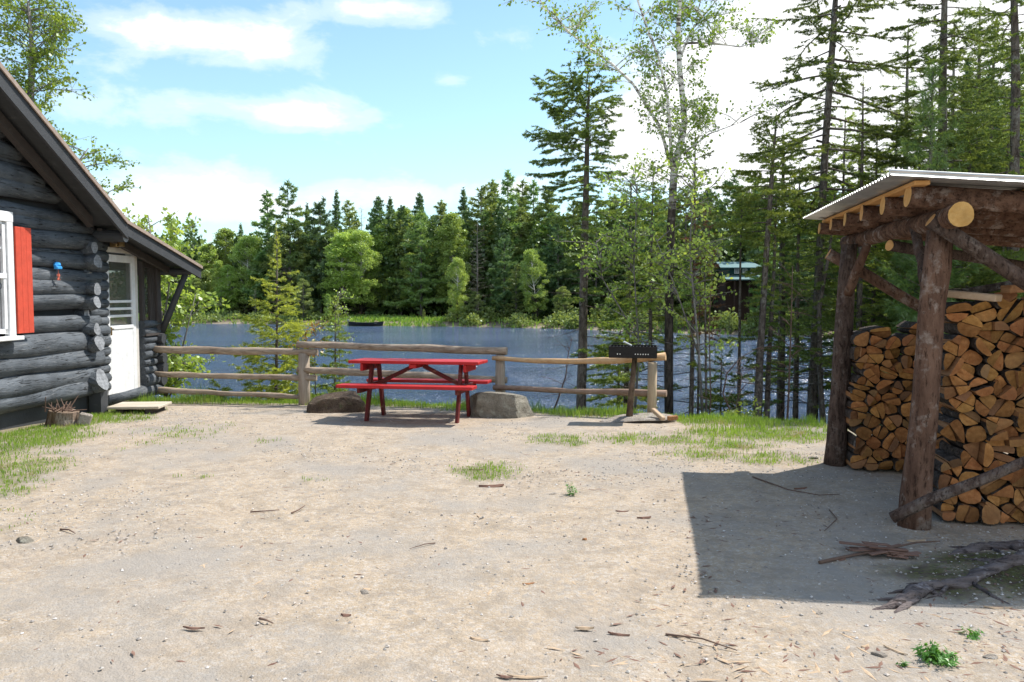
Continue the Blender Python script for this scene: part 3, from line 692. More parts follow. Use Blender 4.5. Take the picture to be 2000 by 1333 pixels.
# lean-to low wall right of the door, under the screened opening
lw = MB(); z = .13
for r in (.10, .062, .058, .066, .06, .055, .065, .06):
    z += r; lw.tube([C(.86, .0, z), C(1.05, .0, z), C(1.34, .0, z)], [r, r * 1.03, r], 12, .06, rnd_=rc); z += r * .86
lw.tube([C(-.1, -.02, .09), C(.5, 0, .085), C(1.3, .02, .075)], [.075, .085, .095], 12, .07, rnd_=rc)
lw.box(C(1.1, -.08, .55), (.06, .5, .85), RC)
cpart(lw, 'low_wall', M['cabin_log'], smooth=True)
lc = MB(); z = .13
for r in (.10, .085, .08, .085, .08):
    z += r * .9; lc.tube([C(1.30, -.3, z), C(1.30, 0, z), C(1.30, rc.uniform(.10, .16), z)], [r, r, r * .95], 12, .08, mi=0, mcap=0, rnd_=rc); z += r * .9
cpart(lc, 'porch_corner_logs', M['cabin_dark'])
ps = MB(); ps.box(C(1.30, .0, 1.42), (.12, .12, 1.1), RC, bev=.008); ps.box(C(.90, .0, 1.42), (.06, .07, 1.12), RC, bev=.004); ps.box(C(1.10, .02, .905), (.09, .44, .035), RC)
ps.box(C(1.1, 0, 1.93), (.08, .44, .09), RC); ps.box(C(1.17, .005, 1.42), (.03, .16, .98), RC); ps.bar(C(1.06, .02, .95), C(1.22, .02, 1.88), .03, .02, up=CN)
cpart(ps, 'porch_post_frame', M['cabin_brown'])
sc_ = MB(); sc_.box(C(1.08, -.02, 1.42), (.01, .36, 1.0), RC); cpart(sc_, 'porch_screen', M['screen'])
# rest of the lean-to: end wall and header over the door
ew = MB(); ew.box(C(1.28, -1.6, .5), (3.0, .1, .86), RC); ew.box(C(1.28, -2.6, 1.4), (1.0, .1, 1.0), RC); ew.box(C(.36, -.03, 2.17), (.09, 1.05, .12), RC)
ew.box(C(-.1, -3.1, 1.2), (.1, 1.0, 2.3), RC); cpart(ew, 'lean_to_wall', M['cabin_dark'])
# roof: three slabs with eave and rake
def slab(s0, z0, s1, z1, n0, n1, th, mbx, off=0.0):
    vs = []
    for s, z_ in ((s0, z0), (s1, z1)):
        for n_ in (n0, n1):
            vs += [C(s, n_, z_ + off), C(s, n_, z_ + off - th)]
    mbx.add(vs, [(0, 2, 6, 4), (1, 5, 7, 3), (0, 1, 3, 2), (4, 6, 7, 5), (0, 4, 5, 1), (2, 3, 7, 6)])
OV = .55; DEEP = -6.0
zr = roof_z(S_RIDGE)
rf = MB(); slab(S_RIDGE, zr, S_BR, Z_BR, DEEP, OV, .035, rf, .035); slab(S_BR + .002, Z_BR - .001, S_TIP, Z_TIP, DEEP, OV - .004, .034, rf, .035)
slab(2 * S_RIDGE - S_BR - .4, Z_BR - .4 * SL, S_RIDGE - .002, zr, DEEP, OV, .035, rf, .035)
roof = cpart(rf, 'roof', M['roofing'])
sf = MB(); slab(S_RIDGE, zr, S_BR, Z_BR, DEEP, OV - .05, .03, sf, -.002); slab(S_BR, Z_BR, S_TIP - .02, Z_TIP, DEEP, OV - .06, .03, sf, -.002)
slab(2 * S_RIDGE - S_BR - .4, Z_BR - .4 * SL, S_RIDGE - .002, zr, DEEP, OV - .05, .03, sf, -.002)
cpart(sf, 'soffit', M['cabin_dark'], roof)
bb = MB(); slab(S_RIDGE, zr, S_BR + .03, Z_BR - .01, OV - .045, OV - .012, .19, bb, -.003); slab(S_BR, Z_BR - .004, S_TIP + .01, Z_TIP, OV - .05, OV - .018, .15, bb, -.005)
slab(2 * S_RIDGE - S_BR - .4, Z_BR - .4 * SL, S_RIDGE - .002, zr, OV - .045, OV - .012, .19, bb, -.003)
cpart(bb, 'barge_board', M['cabin_dark'], roof)
de = MB(); slab(S_RIDGE, zr, S_BR, Z_BR, OV - .004, OV + .012, .055, de, .04); slab(S_BR, Z_BR, S_TIP + .015, Z_TIP, OV - .008, OV + .008, .045, de, .038)
cpart(de, 'drip_edge', mat_plain("drip_edge_tan", (.34, .26, .21), .7), roof)
ra = MB(); slab(S_RIDGE, zr - .08, S_BR - .25, Z_BR + .25 * SL - .08, .16, .24, .12, ra, -.02); slab(S_BR, Z_BR - .05, S_TIP - .1, Z_TIP - .03, .14, .2, .09, ra, -.02)
cpart(ra, 'rafter', M['cabin_brown'], roof)
pl = MB(); pl.tube([C(-.38, -.5, 2.26), C(-.38, .1, 2.26), C(-.38, OV - .06, 2.25)], [.085, .085, .075], 14, .05, mi=0, mcap=1, rnd_=rc); cpart(pl, 'plate_log', [M['cabin_dark'], M['log_end']])
p2 = MB(); p2.tube([C(1.40, -.4, 1.845), C(1.40, .1, 1.845), C(1.42, .50, 1.84)], [.058, .055, .05], 12, .05, mi=0, mcap=1, rnd_=rc); cpart(p2, 'eave_beam', [M['cabin_dark'], M['log_end']])
br = MB(); br.tube(lerp_pts(C(1.38, .04, .92), C(1.42, .42, 1.80), 4), [.05, .048, .045, .043], 10, .04, rnd_=rc); cpart(br, 'eave_brace', M['cabin_dark'], smooth=True)
# door and its frame
CC = C
def C(s, n, z): return CC(s - .12, n - .085, z)
df = MB()
for s in (-.045, .80): df.box(C(s, .06, 1.10), (.13, .085, 2.06), RC, bev=.006)
df.box(C(.378, .06, 2.105), (.14, .92, .07), RC, bev=.006)
doorf = cpart(df, 'door_frame', M['cream'])
dr = MB()
dr.box(C(.045, .115, 1.09), (.035, .09, 1.90), RC, bev=.004); dr.box(C(.715, .115, 1.09), (.035, .09, 1.90), RC, bev=.004)
dr.box(C(.38, .115, 1.99), (.034, .58, .10), RC, bev=.004); dr.box(C(.38, .115, .60), (.034, .58, .92), RC, bev=.004)
dr.box(C(.38, .128, 1.045), (.03, .60, .05), RC, bev=.004)
for zz in (1.20, 1.30, 1.40): dr.box(C(.38, .125, zz), (.02, .58, .035), RC, bev=.003)
door = cpart(dr, 'door', M['white'])
ds = MB(); ds.box(C(.38, .108, 1.5), (.006, .58, .90), RC); cpart(ds, 'screen', M['screen'], door)
hd = MB(); hd.box(C(.08, .15, 1.0), (.02, .02, .11), RC, bev=.004); hd.box(C(.08, .17, 1.03), (.03, .015, .015), RC); cpart(hd, 'handle', M['brass'], door)
C = CC
# window beside the shutter
wf = MB(); wz0, wz1, ws0, ws1 = 1.02, 2.39, -3.12, -2.10
for s in (ws0 + .05, ws1 - .05): wf.box(C(s, .13, (wz0 + wz1) / 2), (.07, .10, wz1 - wz0), RC, bev=.004)
wf.box(C((ws0 + ws1) / 2, .13, wz1 - .05), (.075, ws1 - ws0 + .01, .11), RC, bev=.004)
window = cpart(wf, 'window', M['white'])
sa = MB()
for s in (ws0 + .13, ws1 - .13): sa.box(C(s, .125, (wz0 + wz1) / 2), (.045, .05, wz1 - wz0 - .1), RC)
sa.box(C((ws0 + ws1) / 2, .13, 1.70), (.05, .8, .055), RC); sa.box(C((ws0 + ws1) / 2, .125, 1.10), (.045, .8, .05), RC); sa.box(C((ws0 + ws1) / 2, .125, 2.28), (.045, .8, .05), RC)
for s in (-2.74, -2.48): sa.box(C(s, .12, 2.0), (.025, .02, .56), RC)
sa.box(C((ws0 + ws1) / 2, .121, 2.0), (.025, .8, .022), RC)
cpart(sa, 'sash', M['white'], window)
pn = MB(); pn.box(C((ws0 + ws1) / 2, .11, 2.0), (.01, .8, .6), RC); cpart(pn, 'pane', M['pane'], window)
pn = MB(); pn.box(C((ws0 + ws1) / 2, .11, 1.4), (.01, .8, .6), RC); cpart(pn, 'screen', M['curtain'], window)
si = MB(); si.box(C((ws0 + ws1) / 2, .16, 1.02), (.14, 1.1, .045), RC, bev=.006); cpart(si, 'sill', M['white'], window)
sh = MB(); 
for q in range(3): sh.box(C(-2.015 + q * .09, .150, 1.655), (.022, .0885, 1.18), RC, bev=.002)
sh.box(C(-1.925, .148, 1.655), (.018, .262, 1.17), RC)
cpart(sh, 'shutter', M['shutter'])
# lamp over the door
lp = MB(); lp.box(C(-.06, .15, 2.18), (.10, .07, .10), RC, bev=.01); lp.tube([C(-.02, .22, 2.14), C(-.02, .22, 2.19), C(-.02, .22, 2.25), C(-.02, .22, 2.29)], [.05, .045, .035, .03], 10); lp.tube([C(-.12, .2, 2.2), C(-.12, .2, 2.3)], [.03, .025], 8)
cpart(lp, 'porch_lamp', M['brass'])
# wall ornament
orn = empty('wall_ornament', C(-1.30, .14, 1.80), 'small blue wind ornament with coral figure hanging on the cabin wall', 'ornament')
b_ = MB(); b_.tube([(0, -.045, .03), (0, -.02, .05), (0, .02, .05), (0, .05, .035)], [.02, .035, .035, .018], 8); b_.box((0.01, 0, .015), (.05, .11, .035), None, 0, .008); b_.build('blue_top', M['blue'], orn)
b_ = MB(); b_.tube([(.01, 0, 0), (.012, 0, -.06)], .003, 4); b_.tube([(.012, -.02, -.07), (.012, .02, -.13)], .010, 6); b_.tube([(.012, .02, -.07), (.012, -.02, -.13)], .010, 6); b_.tube([(.012, 0, -.055), (.012, 0, -.09)], .014, 6); b_.build('coral_figure', M['coral'], orn)
# doorstep and stump
st = empty('doorstep', (0, 0, 0), 'low pale wooden doorstep board on the ground below the white door', 'doorstep')
b_ = MB(); a = G(272, 797); 
b_.box((0, 0, .075), (.66, .52, .035), Matrix.Rotation(R(4), 3, 'Z'), 0, .006); b_.build('board', M['step'], st)
for xx in (-.18, .2): b_ = MB(); b_.box((xx, 0, .02), (.09, .42, .074), None, 0, .006); b_.build('leg', M['cabin_brown'], st)
st.location = (-4.98, 11.0, hz1(-4.98, 11.0) + .01)
st = empty('tree_stump', (-5.22, 9.55, hz1(-5.22, 9.55)), 'broken old stump heaped with twigs beside the cabin wall', 'stump')
b_ = MB(); b_.tube([(0, 0, -.03), (0, 0, .08), (.01, 0, .17)], [.19, .17, .165], 12, .14); b_.build('wood', mat_bark("stump_wood", (.12, .08, .05), (.26, .19, .14), (.3, .26, .22), 1, 9), st)
b_ = MB(); b_.box((.26, -.02, .07), (.14, .10, .14), Matrix.Rotation(.4, 3, 'Z') @ Matrix.Rotation(.3, 3, 'Y'), 0, .015); b_.build('pale_split_side', M['slab'], st)
b_ = MB()
for q in range(26):
    a = rc.uniform(0, 6.28); r_ = rc.uniform(.02, .18); p = Vector((r_ * math.cos(a) - .02, r_ * math.sin(a), .17)); d_ = Vector((rc.uniform(-1, 1), rc.uniform(-1, 1), rc.uniform(.05, 1.1))).normalized() * rc.uniform(.08, .2)
    b_.tube([p, p + d_], [.009, .004], 5)
b_.build('twigs', M['twig'], st)

# ------------------------------------------------------------------ rail fence
fence = empty('rail_fence', P3(593, 775, 12.0), 'rustic grey log rail fence along the lake bank, one newer peeled section', 'fence')
finv = Matrix.Translation(-fence.location)
def fpart(m_, name, mat):
    o = m_.build(name, mat); 
    # local frame along the rail keeps the grain running lengthwise
    o.data.transform(finv); o.parent = fence
    for p in o.data.polygons: p.use_smooth = len(p.vertices) <= 4
    return o
def rail(a, b, r0, r1, mat, sag=0.0, bumps=None):
    n = 12; m_ = MB(); pts = []
    for i in range(n):
        t = i / (n - 1); p = a.lerp(b, t); p.z -= sag * math.sin(math.pi * t); p += Vector((0, rnd.uniform(-.008, .008), rnd.uniform(-.006, .006)))
        if bumps: p.z += bumps[int(t * (len(bumps) - 1))]
        pts.append(p)
    m_.tube(pts, [r0 + (r1 - r0) * i / (n - 1) + rnd.uniform(-.004, .004) for i in range(n)], 10, .10); fpart(m_, 'rail', M[mat])
yA, yB, yC, yD = 12.35, 12.0, 11.3, 10.35
rail(P3(294, 683, yA), P3(620, 688, yB - .05), .058, .050, 'rail_grey')
rail(P3(300, 731, yA), P3(618, 739, yB - .05), .042, .044, 'rail_grey')
rail(P3(296, 762, yA), P3(602, 776, yB - .02), .045, .032, 'rail_grey')
rail(P3(580, 673, yB), P3(990, 686, yC), .048, .056, 'rail_grey')
rail(P3(582, 722, yB), P3(990, 742, yC), .052, .044, 'rail_grey')
rail(P3(962, 700, yC - .03), P3(1300, 697, yD), .030, .048, 'rail_new', .055)
rail(P3(964, 757, yC - .03), P3(1302, 769, yD), .034, .044, 'rail_brown', .01)
def fpost(px, py, y, wid, zb, mat, mat_tilt=0):
    m_ = MB(); top = P3(px, py, y); m_.tube([Vector((top.x, top.y, zb)), Vector((top.x, top.y, (zb + top.z) / 2)), top], [wid / 2, wid / 2 * 1.02, wid / 2 * .97], 12, .07); fpart(m_, 'post', M[mat])
fpost(593, 690, yB, .165, -.35, 'post_grey'); fpost(977, 694, yC, .135, -.3, 'post_grey'); fpost(1274, 708, yD + .02, .12, -.2, 'post_new')

# ------------------------------------------------------------------ picnic table
tc = Vector((-1.155, 10.18, 0)); tc.z = hz1(tc.x, tc.y) - .005
table = empty('picnic_table', tc, 'bright red wooden picnic table with attached benches by the lake fence', 'picnic table', rot=(R(-1.6), 0, R(-9.5)))
L_, TH = 1.62, .74
m_ = MB()
for q in range(4): m_.box((0, -.225 + q * .15, TH - .02), (L_ + rnd.uniform(-.008, .008), .143, .038), None, 0, .005)
m_.build('tabletop', M['table_red'], table)
for s in (-1, 1):
    m_ = MB()
    for q in (0, 1): m_.box((0 if s > 0 else -.02, s * (.40 + q * .14), .445), (L_ + (.03 if s < 0 else -.02), .138, .038), None, 0, .005)
    m_.build('bench_seat', M['table_red'], table)
for sx in (-1, 1):
    x0 = sx * .60
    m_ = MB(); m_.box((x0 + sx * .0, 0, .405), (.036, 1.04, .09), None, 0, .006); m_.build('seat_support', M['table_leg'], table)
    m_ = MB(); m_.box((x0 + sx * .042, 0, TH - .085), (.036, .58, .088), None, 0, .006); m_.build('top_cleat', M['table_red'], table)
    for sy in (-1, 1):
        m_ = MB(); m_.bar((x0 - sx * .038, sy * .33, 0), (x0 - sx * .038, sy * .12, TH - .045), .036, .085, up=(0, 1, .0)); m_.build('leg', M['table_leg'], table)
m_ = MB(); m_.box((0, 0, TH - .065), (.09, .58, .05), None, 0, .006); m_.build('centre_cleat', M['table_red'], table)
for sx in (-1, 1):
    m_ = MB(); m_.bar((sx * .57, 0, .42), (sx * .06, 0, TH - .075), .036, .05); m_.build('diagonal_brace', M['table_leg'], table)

# ------------------------------------------------------------------ boulders
def boulder(name, loc, size, mat, seed, flat, label, facet=.0, rot=0):
    rr = np.random.default_rng(seed); import bmesh
    bm = bmesh.new(); bmesh.ops.create_icosphere(bm, subdivisions=4, radius=1)
    pl_ = [(unit(rr.normal(size=3) * np.array([1, 1, .8])), rr.uniform(.55, .80)) for _ in range(9 if facet == 0 else 11)] + [(np.array([0.05, -.05, 1.0]) / 1.0025, flat)]
    if facet < 0:
        pl_ = [(unit(np.array(n_, float)), d_) for n_, d_ in (((-.12, -1, .12), .56), ((.04, .10, 1), .52), ((.75, -.6, .15), .70), ((1, .1, .2), .80), ((-1, -.25, .25), .78), ((0, 1, .3), .7), ((-.5, .2, 1), .68), ((.6, .3, .9), .72), ((-.7, -.8, -.2), .78))]
    for v in bm.verts:
        p = np.array(v.co)
        for nrm, dd in pl_:
            e = p @ nrm - dd
            if e > 0: p = p - nrm * e * (.97 if facet < 0 else .9)
        p = p * (1 + .05 * (fbm(p[0] * 3 + p[2] * 2, p[1] * 3 - p[2], seed) - .5) * 2)
        q_ = (.10 * (fbm(p[0] * 2.2 + p[2] * 2.9, p[1] * 2.6 - p[2] * 1.3, seed + 9, 4) - .5)) if facet < 0 else 0
        p = p * (1 + q_ * 1.6) + np.array([0, 0, -.10 * p[0] * (p[2] > .3)]) * (facet < 0)
        v.co = Vector(p * np.array(size))
    me = bpy.data.meshes.new(name); bm.to_mesh(me); bm.free(); me.materials.append(mat)
    for p in me.polygons: p.use_smooth = facet > 0
    o = bpy.data.objects.new(name, me); COL.objects.link(o); o.location = loc; o.rotation_euler = (0, 0, rot)
    return tag(o, label, 'boulder')
boulder('boulder', (-2.38, 11.05, -.02), (.44, .34, .31), M['rock_dark'], 5, .8, 'low rounded brown mossy boulder behind the left end of the table', -1, 3.3)
boulder('boulder', (-.15, 10.55, .05), (.46, .42, .34), M['rock'], 14, .58, 'pale flat-topped angular boulder beside the right table end', -1, .05)

# ------------------------------------------------------------------ grill
gb = P3(1228, 812, 9.95); gt = P3(1240, 699, 9.95); gz = hz1(gb.x, gb.y)
grill = empty('park_grill', (gb.x, gb.y, gz), 'black box barbecue grill on a leaning post beside the fence end', 'grill')
top = gt - Vector((gb.x, gb.y, gz))
m_ = MB(); m_.tube([(0, 0, -.05), top * .45, top * 1.0], [.046, .036, .031], 10, .05); m_.build('post', M['metal_post'], grill, smooth=True)
Rg = Matrix.Rotation(R(-10), 3, 'Z'); c0 = top + Vector((-.02, 0, .075))
m_ = MB(); W_, D_, H_ = .56, .36, .125
m_.box(c0 + Rg @ Vector((0, 0, -H_ / 2)), (W_, D_, .01), Rg)
for sx in (-1, 1): m_.box(c0 + Rg @ Vector((sx * W_ / 2, 0, 0)), (.008, D_, H_), Rg)
for sy in (-1, 1): m_.box(c0 + Rg @ Vector((0, sy * D_ / 2, 0)), (W_, .008, H_), Rg)
for sy in (-1, 1): m_.tube([c0 + Rg @ Vector((-W_ / 2, sy * D_ / 2, H_ / 2)), c0 + Rg @ Vector((W_ / 2, sy * D_ / 2, H_ / 2))], .008, 6)
for sx in (-1, 1): m_.tube([c0 + Rg @ Vector((sx * W_ / 2, -D_ / 2, H_ / 2)), c0 + Rg @ Vector((sx * W_ / 2, D_ / 2, H_ / 2))], .008, 6)
m_.build('firebox', M['grill'], grill)
m_ = MB()
for q in range(13): m_.tube([c0 + Rg @ Vector((-.24 + q * .04, -.165, .035)), c0 + Rg @ Vector((-.24 + q * .04, .165, .058))], .004, 5)
m_.tube([c0 + Rg @ Vector((-.25, -.17, .062)), c0 + Rg @ Vector((.25, -.17, .062))], .006, 5); m_.tube([c0 + Rg @ Vector((-.25, .17, .087)), c0 + Rg @ Vector((.12, .17, .11)), c0 + Rg @ Vector((.25, .17, .087))], .007, 5)
m_.build('grate', M['grill'], grill)
m_ = MB(); m_.tube([c0 + Rg @ Vector((-.02, -.1, .075)), c0 + Rg @ Vector((-.11, -.14, .125))], .013, 8); m_.build('grate_handle', M['chrome'], grill)
m_ = MB()
for q, xx in enumerate((-.18, -.15, .03, .06, .09, .12, .15, .18)): m_.box(c0 + Rg @ Vector((xx, -D_ / 2 - .006, -.02)), (.012, .004, .012), Rg @ Matrix.Rotation(.6, 3, 'Y'))
m_.build('vent_slots', M['chrome'], grill)
a = G(1245, 822); so_ = MB()
o = boulder('stone_slab', (1.53, 10.02, hz1(1.5, 10.0) + .025), (.50, .30, .075), M['slab'], 21, .55, 'flat pale stone slab under the foot of the black grill', 0, .12); o['category'] = 'stone slab'
def stick_thing(name, label, cat, pts, rads, mat, seg=7, group=None, jit=.1):
    m_ = MB(); m_.tube(pts, rads, seg, jit); o = m_.build(name, mat); centre_on(o, sum(pts, Vector()) / len(pts)); return tag(o, label, cat, group)
m_ = MB(); m_.bar((1.80, 9.74, .02), (1.70, 9.93, .11), .06, .045, bev=.008); tag(centre_on(m_.build('split_log', M['pale_chip']), (1.8, 9.85, .05)), 'pale split kindling piece leaning against the fence end post', 'firewood')
m_ = MB(); m_.bar((1.86, 9.80, .02), (1.98, 9.82, .03), .06, .05, bev=.008); tag(centre_on(m_.build('split_log', M['fire_side']), (2.0, 9.78, .03)), 'reddish split kindling piece lying right of the grill slab', 'firewood')

# ------------------------------------------------------------------ woodshed
TH_ = R(9.6); UU = Vector((math.cos(TH_), -math.sin(TH_), 0)); VV = Vector((math.sin(TH_), math.cos(TH_), 0)); S0 = Vector((2.59, 5.26, 0))
RS = Matrix((UU, VV, ZU)).transposed()
shed = empty('woodshed', S0, 'open log woodshed with corrugated metal roof full of firewood', 'shed', rot=(0, 0, -TH_))
def S(u, v, z): return Vector((u, v, z))
def swl(u, v, z): return S0 + UU * u + VV * v + ZU * z
sp = lambda mb_, name, mats, smooth=True: mb_.build(name, mats, shed, smooth=smooth)
def spost(u0, v0, u1, v1, z1, r0, r1, mat='shed_bark'):
    m_ = MB(); n = 9
    m_.tube([S(u0 + (u1 - u0) * i / (n - 1) + rnd.uniform(-.006, .006), v0 + (v1 - v0) * i / (n - 1), -.05 + (z1 + .05) * i / (n - 1)) for i in range(n)], [r0 + .012 * max(0, 1 - i / 1.5) + (r1 - r0) * i / (n - 1) for i in range(n)], 16, .07, mi=0, mcap=1)
    sp(m_, 'post', [M[mat], M['cut']])
spost(0, 0, .10, -.02, 1.90, .088, .078); spost(-.07, 1.98, .0, 1.93, 1.93, .090, .066, 'shed_bark_d'); spost(2.15, .05, 2.15, .05, 1.75, .09, .08); spost(2.15, 2.0, 2.15, 2.0, 1.75, .09, .08)
m_ = MB(); pts = [S(.085 + .012 * math.sin(i), -.43 + 2.85 * i / 10, 1.962 + .010 * i / 10) for i in range(11)]; m_.tube(pts, [.070 - .012 * i / 10 + rnd.uniform(-.003, .003) for i in range(11)], 18, .04, mi=0, mcap=1); sp(m_, 'beam', [M['shed_bark_h'], M['cut']])
m_ = MB(); m_.tube([S(2.12, -.4, 1.83), S(2.12, 1, 1.83), S(2.12, 2.4, 1.83)], .08, 12, .05, mi=0, mcap=1); sp(m_, 'beam', [M['shed_bark_h'], M['cut']])
for q, (v, r) in enumerate([(-.18, .066), (.34, .06), (.86, .06), (1.34, .056), (1.82, .054), (2.27, .056)]):
    m_ = MB(); z0 = 2.025 + r; u0 = -.14 - .02 * q * .5
    m_.tube([S(u0 + (2.45 - u0) * i / 7, v + rnd.uniform(-.01, .01), z0 - .078 * (u0 + (2.45 - u0) * i / 7)) for i in range(8)], [r + rnd.uniform(-.004, .004) for i in range(8)], 14, .06, mi=0, mcap=1)
    sp(m_, 'rafter', [M['shed_bark_h'], M['cut']])
zrt = 2.025 + .112
for u in (-.10, .55, 1.2, 1.85, 2.4):
    m_ = MB(); m_.box(S(u, 1.03, zrt + .018 - .078 * u), (.09, 2.72, .026), None, 0, .003); sp(m_, 'purlin', M['lumber'], False)
# corrugated sheet, ridges running down the slope
nv = 300; vs = []; v0, v1 = -.42, 2.47
for i in range(nv + 1):
    v = v0 + (v1 - v0) * i / nv; zc = .009 * math.sin(2 * math.pi * v / .068)
    for th in (0, .0018):
        for u in (-.30, 2.62): vs.append(S(u, v, zrt + .045 + zc - .078 * u + th))
fs = []
for i in range(nv):
    a = i * 4; fs += [(a, a + 1, a + 5, a + 4), (a + 2, a + 6, a + 7, a + 3), (a, a + 4, a + 6, a + 2), (a + 1, a + 3, a + 7, a + 5)]
fs += [(0, 2, 3, 1), (nv * 4, nv * 4 + 1, nv * 4 + 3, nv * 4 + 2)]
m_ = MB(); m_.add(vs, fs); sp(m_, 'roof_sheet', M['metal'], False)
m_ = MB(); m_.tube([S(-.31, -.425, zrt + .062 + .078 * .3), S(2.62, -.425, zrt + .062 - .078 * 2.62)], .011, 8); m_.box(S(1.15, -.428, zrt + .052 - .078 * 1.15), (2.92, .004, .018), Matrix.Rotation(R(4.46), 3, 'Y')); sp(m_, 'edge_trim', M['metal'], False)
def brace(a, b, r0, r1, mat='shed_bark_d'):
    m_ = MB(); m_.tube(lerp_pts(a, b, 6, .006), [r0 + (r1 - r0) * i / 5 for i in range(6)], 12, .07, mi=0, mcap=1); sp(m_, 'brace', [M[mat], M['cut']])
brace(S(.0, -.17, 1.955), S(1.30, -.17, 1.05), .047, .05, 'shed_bark_d')
brace(S(-.14, 2.10, 1.86), S(1.35, 2.06, .95), .05, .045, 'shed_bark')
brace(S(.06, .06, 1.55), S(.06, .35, 1.95), .035, .03)
brace(S(-.02, 1.86, 1.50), S(.07, 1.60, 1.93), .04, .032, 'shed_bark')
brace(S(.05, .9, 1.86), S(1.6, 1.9, 1.70), .04, .036, 'shed_bark_d')

# ------------------------------------------------------------------ firewood: every split piece is a thing of its own
def clip_poly(poly, px, pz, nx, nz):
    out = []; n = len(poly)
    for i in range(n):
        a = poly[i]; b = poly[(i + 1) % n]; da = (a[0] - px) * nx + (a[1] - pz) * nz; db = (b[0] - px) * nx + (b[1] - pz) * nz
        if da <= 0: out.append(a)
        if (da < 0 < db) or (db < 0 < da): t = da / (da - db); out.append((a[0] + (b[0] - a[0]) * t, a[1] + (b[1] - a[1]) * t))
    return out
def area_c(poly):
    A = cx = cz = 0; n = len(poly)
    for i in range(n):
        x0, z0 = poly[i]; x1, z1 = poly[(i + 1) % n]; cr = x0 * z1 - x1 * z0; A += cr; cx += (x0 + x1) * cr; cz += (z0 + z1) * cr
    A /= 2
    return (A, cx / (6 * A), cz / (6 * A)) if abs(A) > 1e-7 else (0, 0, 0)
ORD = ['bottom', 'second', 'third', 'fourth', 'fifth', 'sixth', 'seventh', 'eighth', 'ninth', 'tenth', 'eleventh', 'twelfth', 'thirteenth', 'fourteenth', 'fifteenth', 'sixteenth', 'seventeenth', 'eighteenth', 'nineteenth', 'twentieth']
LFT = ['leftmost', 'second from left', 'third from left', 'fourth from left', 'fifth from left', 'sixth from left', 'seventh from left', 'eighth from left', 'ninth from left', 'tenth from left', 'eleventh from left', 'twelfth from left', 'thirteenth from left', 'fourteenth from left']
def woodpile(u0, u1, ztop, vface, dx, dz, seed, where, group, len_=.38):
    rr = random.Random(seed); seeds = []; row = 0; z_ = .03 + dz * .45
    while z_ < 1.9:
        xx = u0 + dx * (.5 if row % 2 else .05) + rr.uniform(-.02, .02)
        while xx < u1 + dx:
            seeds.append((xx + rr.uniform(-.3, .3) * dx, z_ + rr.uniform(-.34, .34) * dz)); xx += dx * rr.uniform(.78, 1.3)
        z_ += dz * rr.uniform(.88, 1.1); row += 1
    cells = []
    for i, (x, z_) in enumerate(seeds):
        if z_ > ztop(x) or x < u0 or x > u1: continue
        poly = [(u0 - .05 * rr.random(), .015), (u1, .015), (u1, 2.2), (u0 - .05 * rr.random(), 2.2)]
        for j, (x2, z2) in enumerate(seeds):
            if j == i or abs(x2 - x) > .45 or abs(z2 - z_) > .45: continue
            poly = clip_poly(poly, (x + x2) / 2, (z_ + z2) / 2, x2 - x, z2 - z_)
        if len(poly) < 3: continue
        A, cx, cz = area_c(poly); parts = [(poly, [])]; nsp = 0 if rr.random() < .10 else (2 if A > .013 and rr.random() < .55 else 1); a = rr.uniform(0, 3.14)
        for q_ in range(nsp):
            a += 0 if q_ == 0 else rr.uniform(1.1, 1.9); nx, nz = math.cos(a), math.sin(a); ox, oz = rr.uniform(-.012, .012), rr.uniform(-.010, .010); new = []
            for pp, ln in parts:
                if q_ and rr.random() < .35: new.append((pp, ln)); continue
                L_n = ln + [(cx + ox, cz + oz, nx, nz)]
                for sg in (1, -1):
                    h_ = clip_poly(pp, cx + ox, cz + oz, nx * sg, nz * sg)
                    if len(h_) >= 3: new.append((h_, L_n))
            parts = new
        for pp, ln in parts:
            if len(pp) >= 3 and area_c(pp)[0] > .0009: cells.append((pp, ln))
    pieces = []
    for pp, lines in cells:
        A, cx, cz = area_c(pp); n = len(pp); sharp0 = [p for p in pp if any(abs((p[0] - l[0]) * l[2] + (p[1] - l[1]) * l[3]) < 1e-5 for l in lines)]
        onl = lambda p: any(math.hypot(p[0] - (cx + (a_[0] - cx) * sh_), p[1] - (cz + (a_[1] - cz) * sh_)) < .002 for a_ in sharp0)
        sh_ = 1 - rr.uniform(.003, .0065) / math.sqrt(A) - .010
        pp = [(cx + (x - cx) * sh_, cz + (z_ - cz) * sh_) for x, z_ in pp]
        # merge very close corners, then round part of the outline as bark
        q = [pp[0]]
        for p in pp[1:]:
            if math.hypot(p[0] - q[-1][0], p[1] - q[-1][1]) > .014: q.append(p)
        if math.hypot(q[0][0] - q[-1][0], q[0][1] - q[-1][1]) < .014 and len(q) > 3: q.pop()
        pp = q; n = len(pp); arc0 = rr.randrange(n); arcn = rr.choice((1, 2, 2, 3)) if n > 4 else rr.choice((1, 2))
        out = []; bark = []
        for i in range(n):
            a, b, c_ = pp[i - 1], pp[i], pp[(i + 1) % n]; inarc = (not onl(b)) if lines else True
            k = .45 if inarc else rr.uniform(.03, .09)
            p1 = (b[0] + (a[0] - b[0]) * k, b[1] + (a[1] - b[1]) * k); p2 = (b[0] + (c_[0] - b[0]) * k, b[1] + (c_[1] - b[1]) * k)
            if inarc:
                mid = ((p1[0] + 2 * b[0] + p2[0]) / 4, (p1[1] + 2 * b[1] + p2[1]) / 4); out += [p1, mid, p2]; bark += [True, True, True]
            else: out += [p1, p2]; bark += [False, False]
        pieces.append((cx, cz, A, out, bark, arcn))
    rows = {}
    for p in pieces: rows.setdefault(int(p[1] / .085), []).append(p)
    cnt = 0
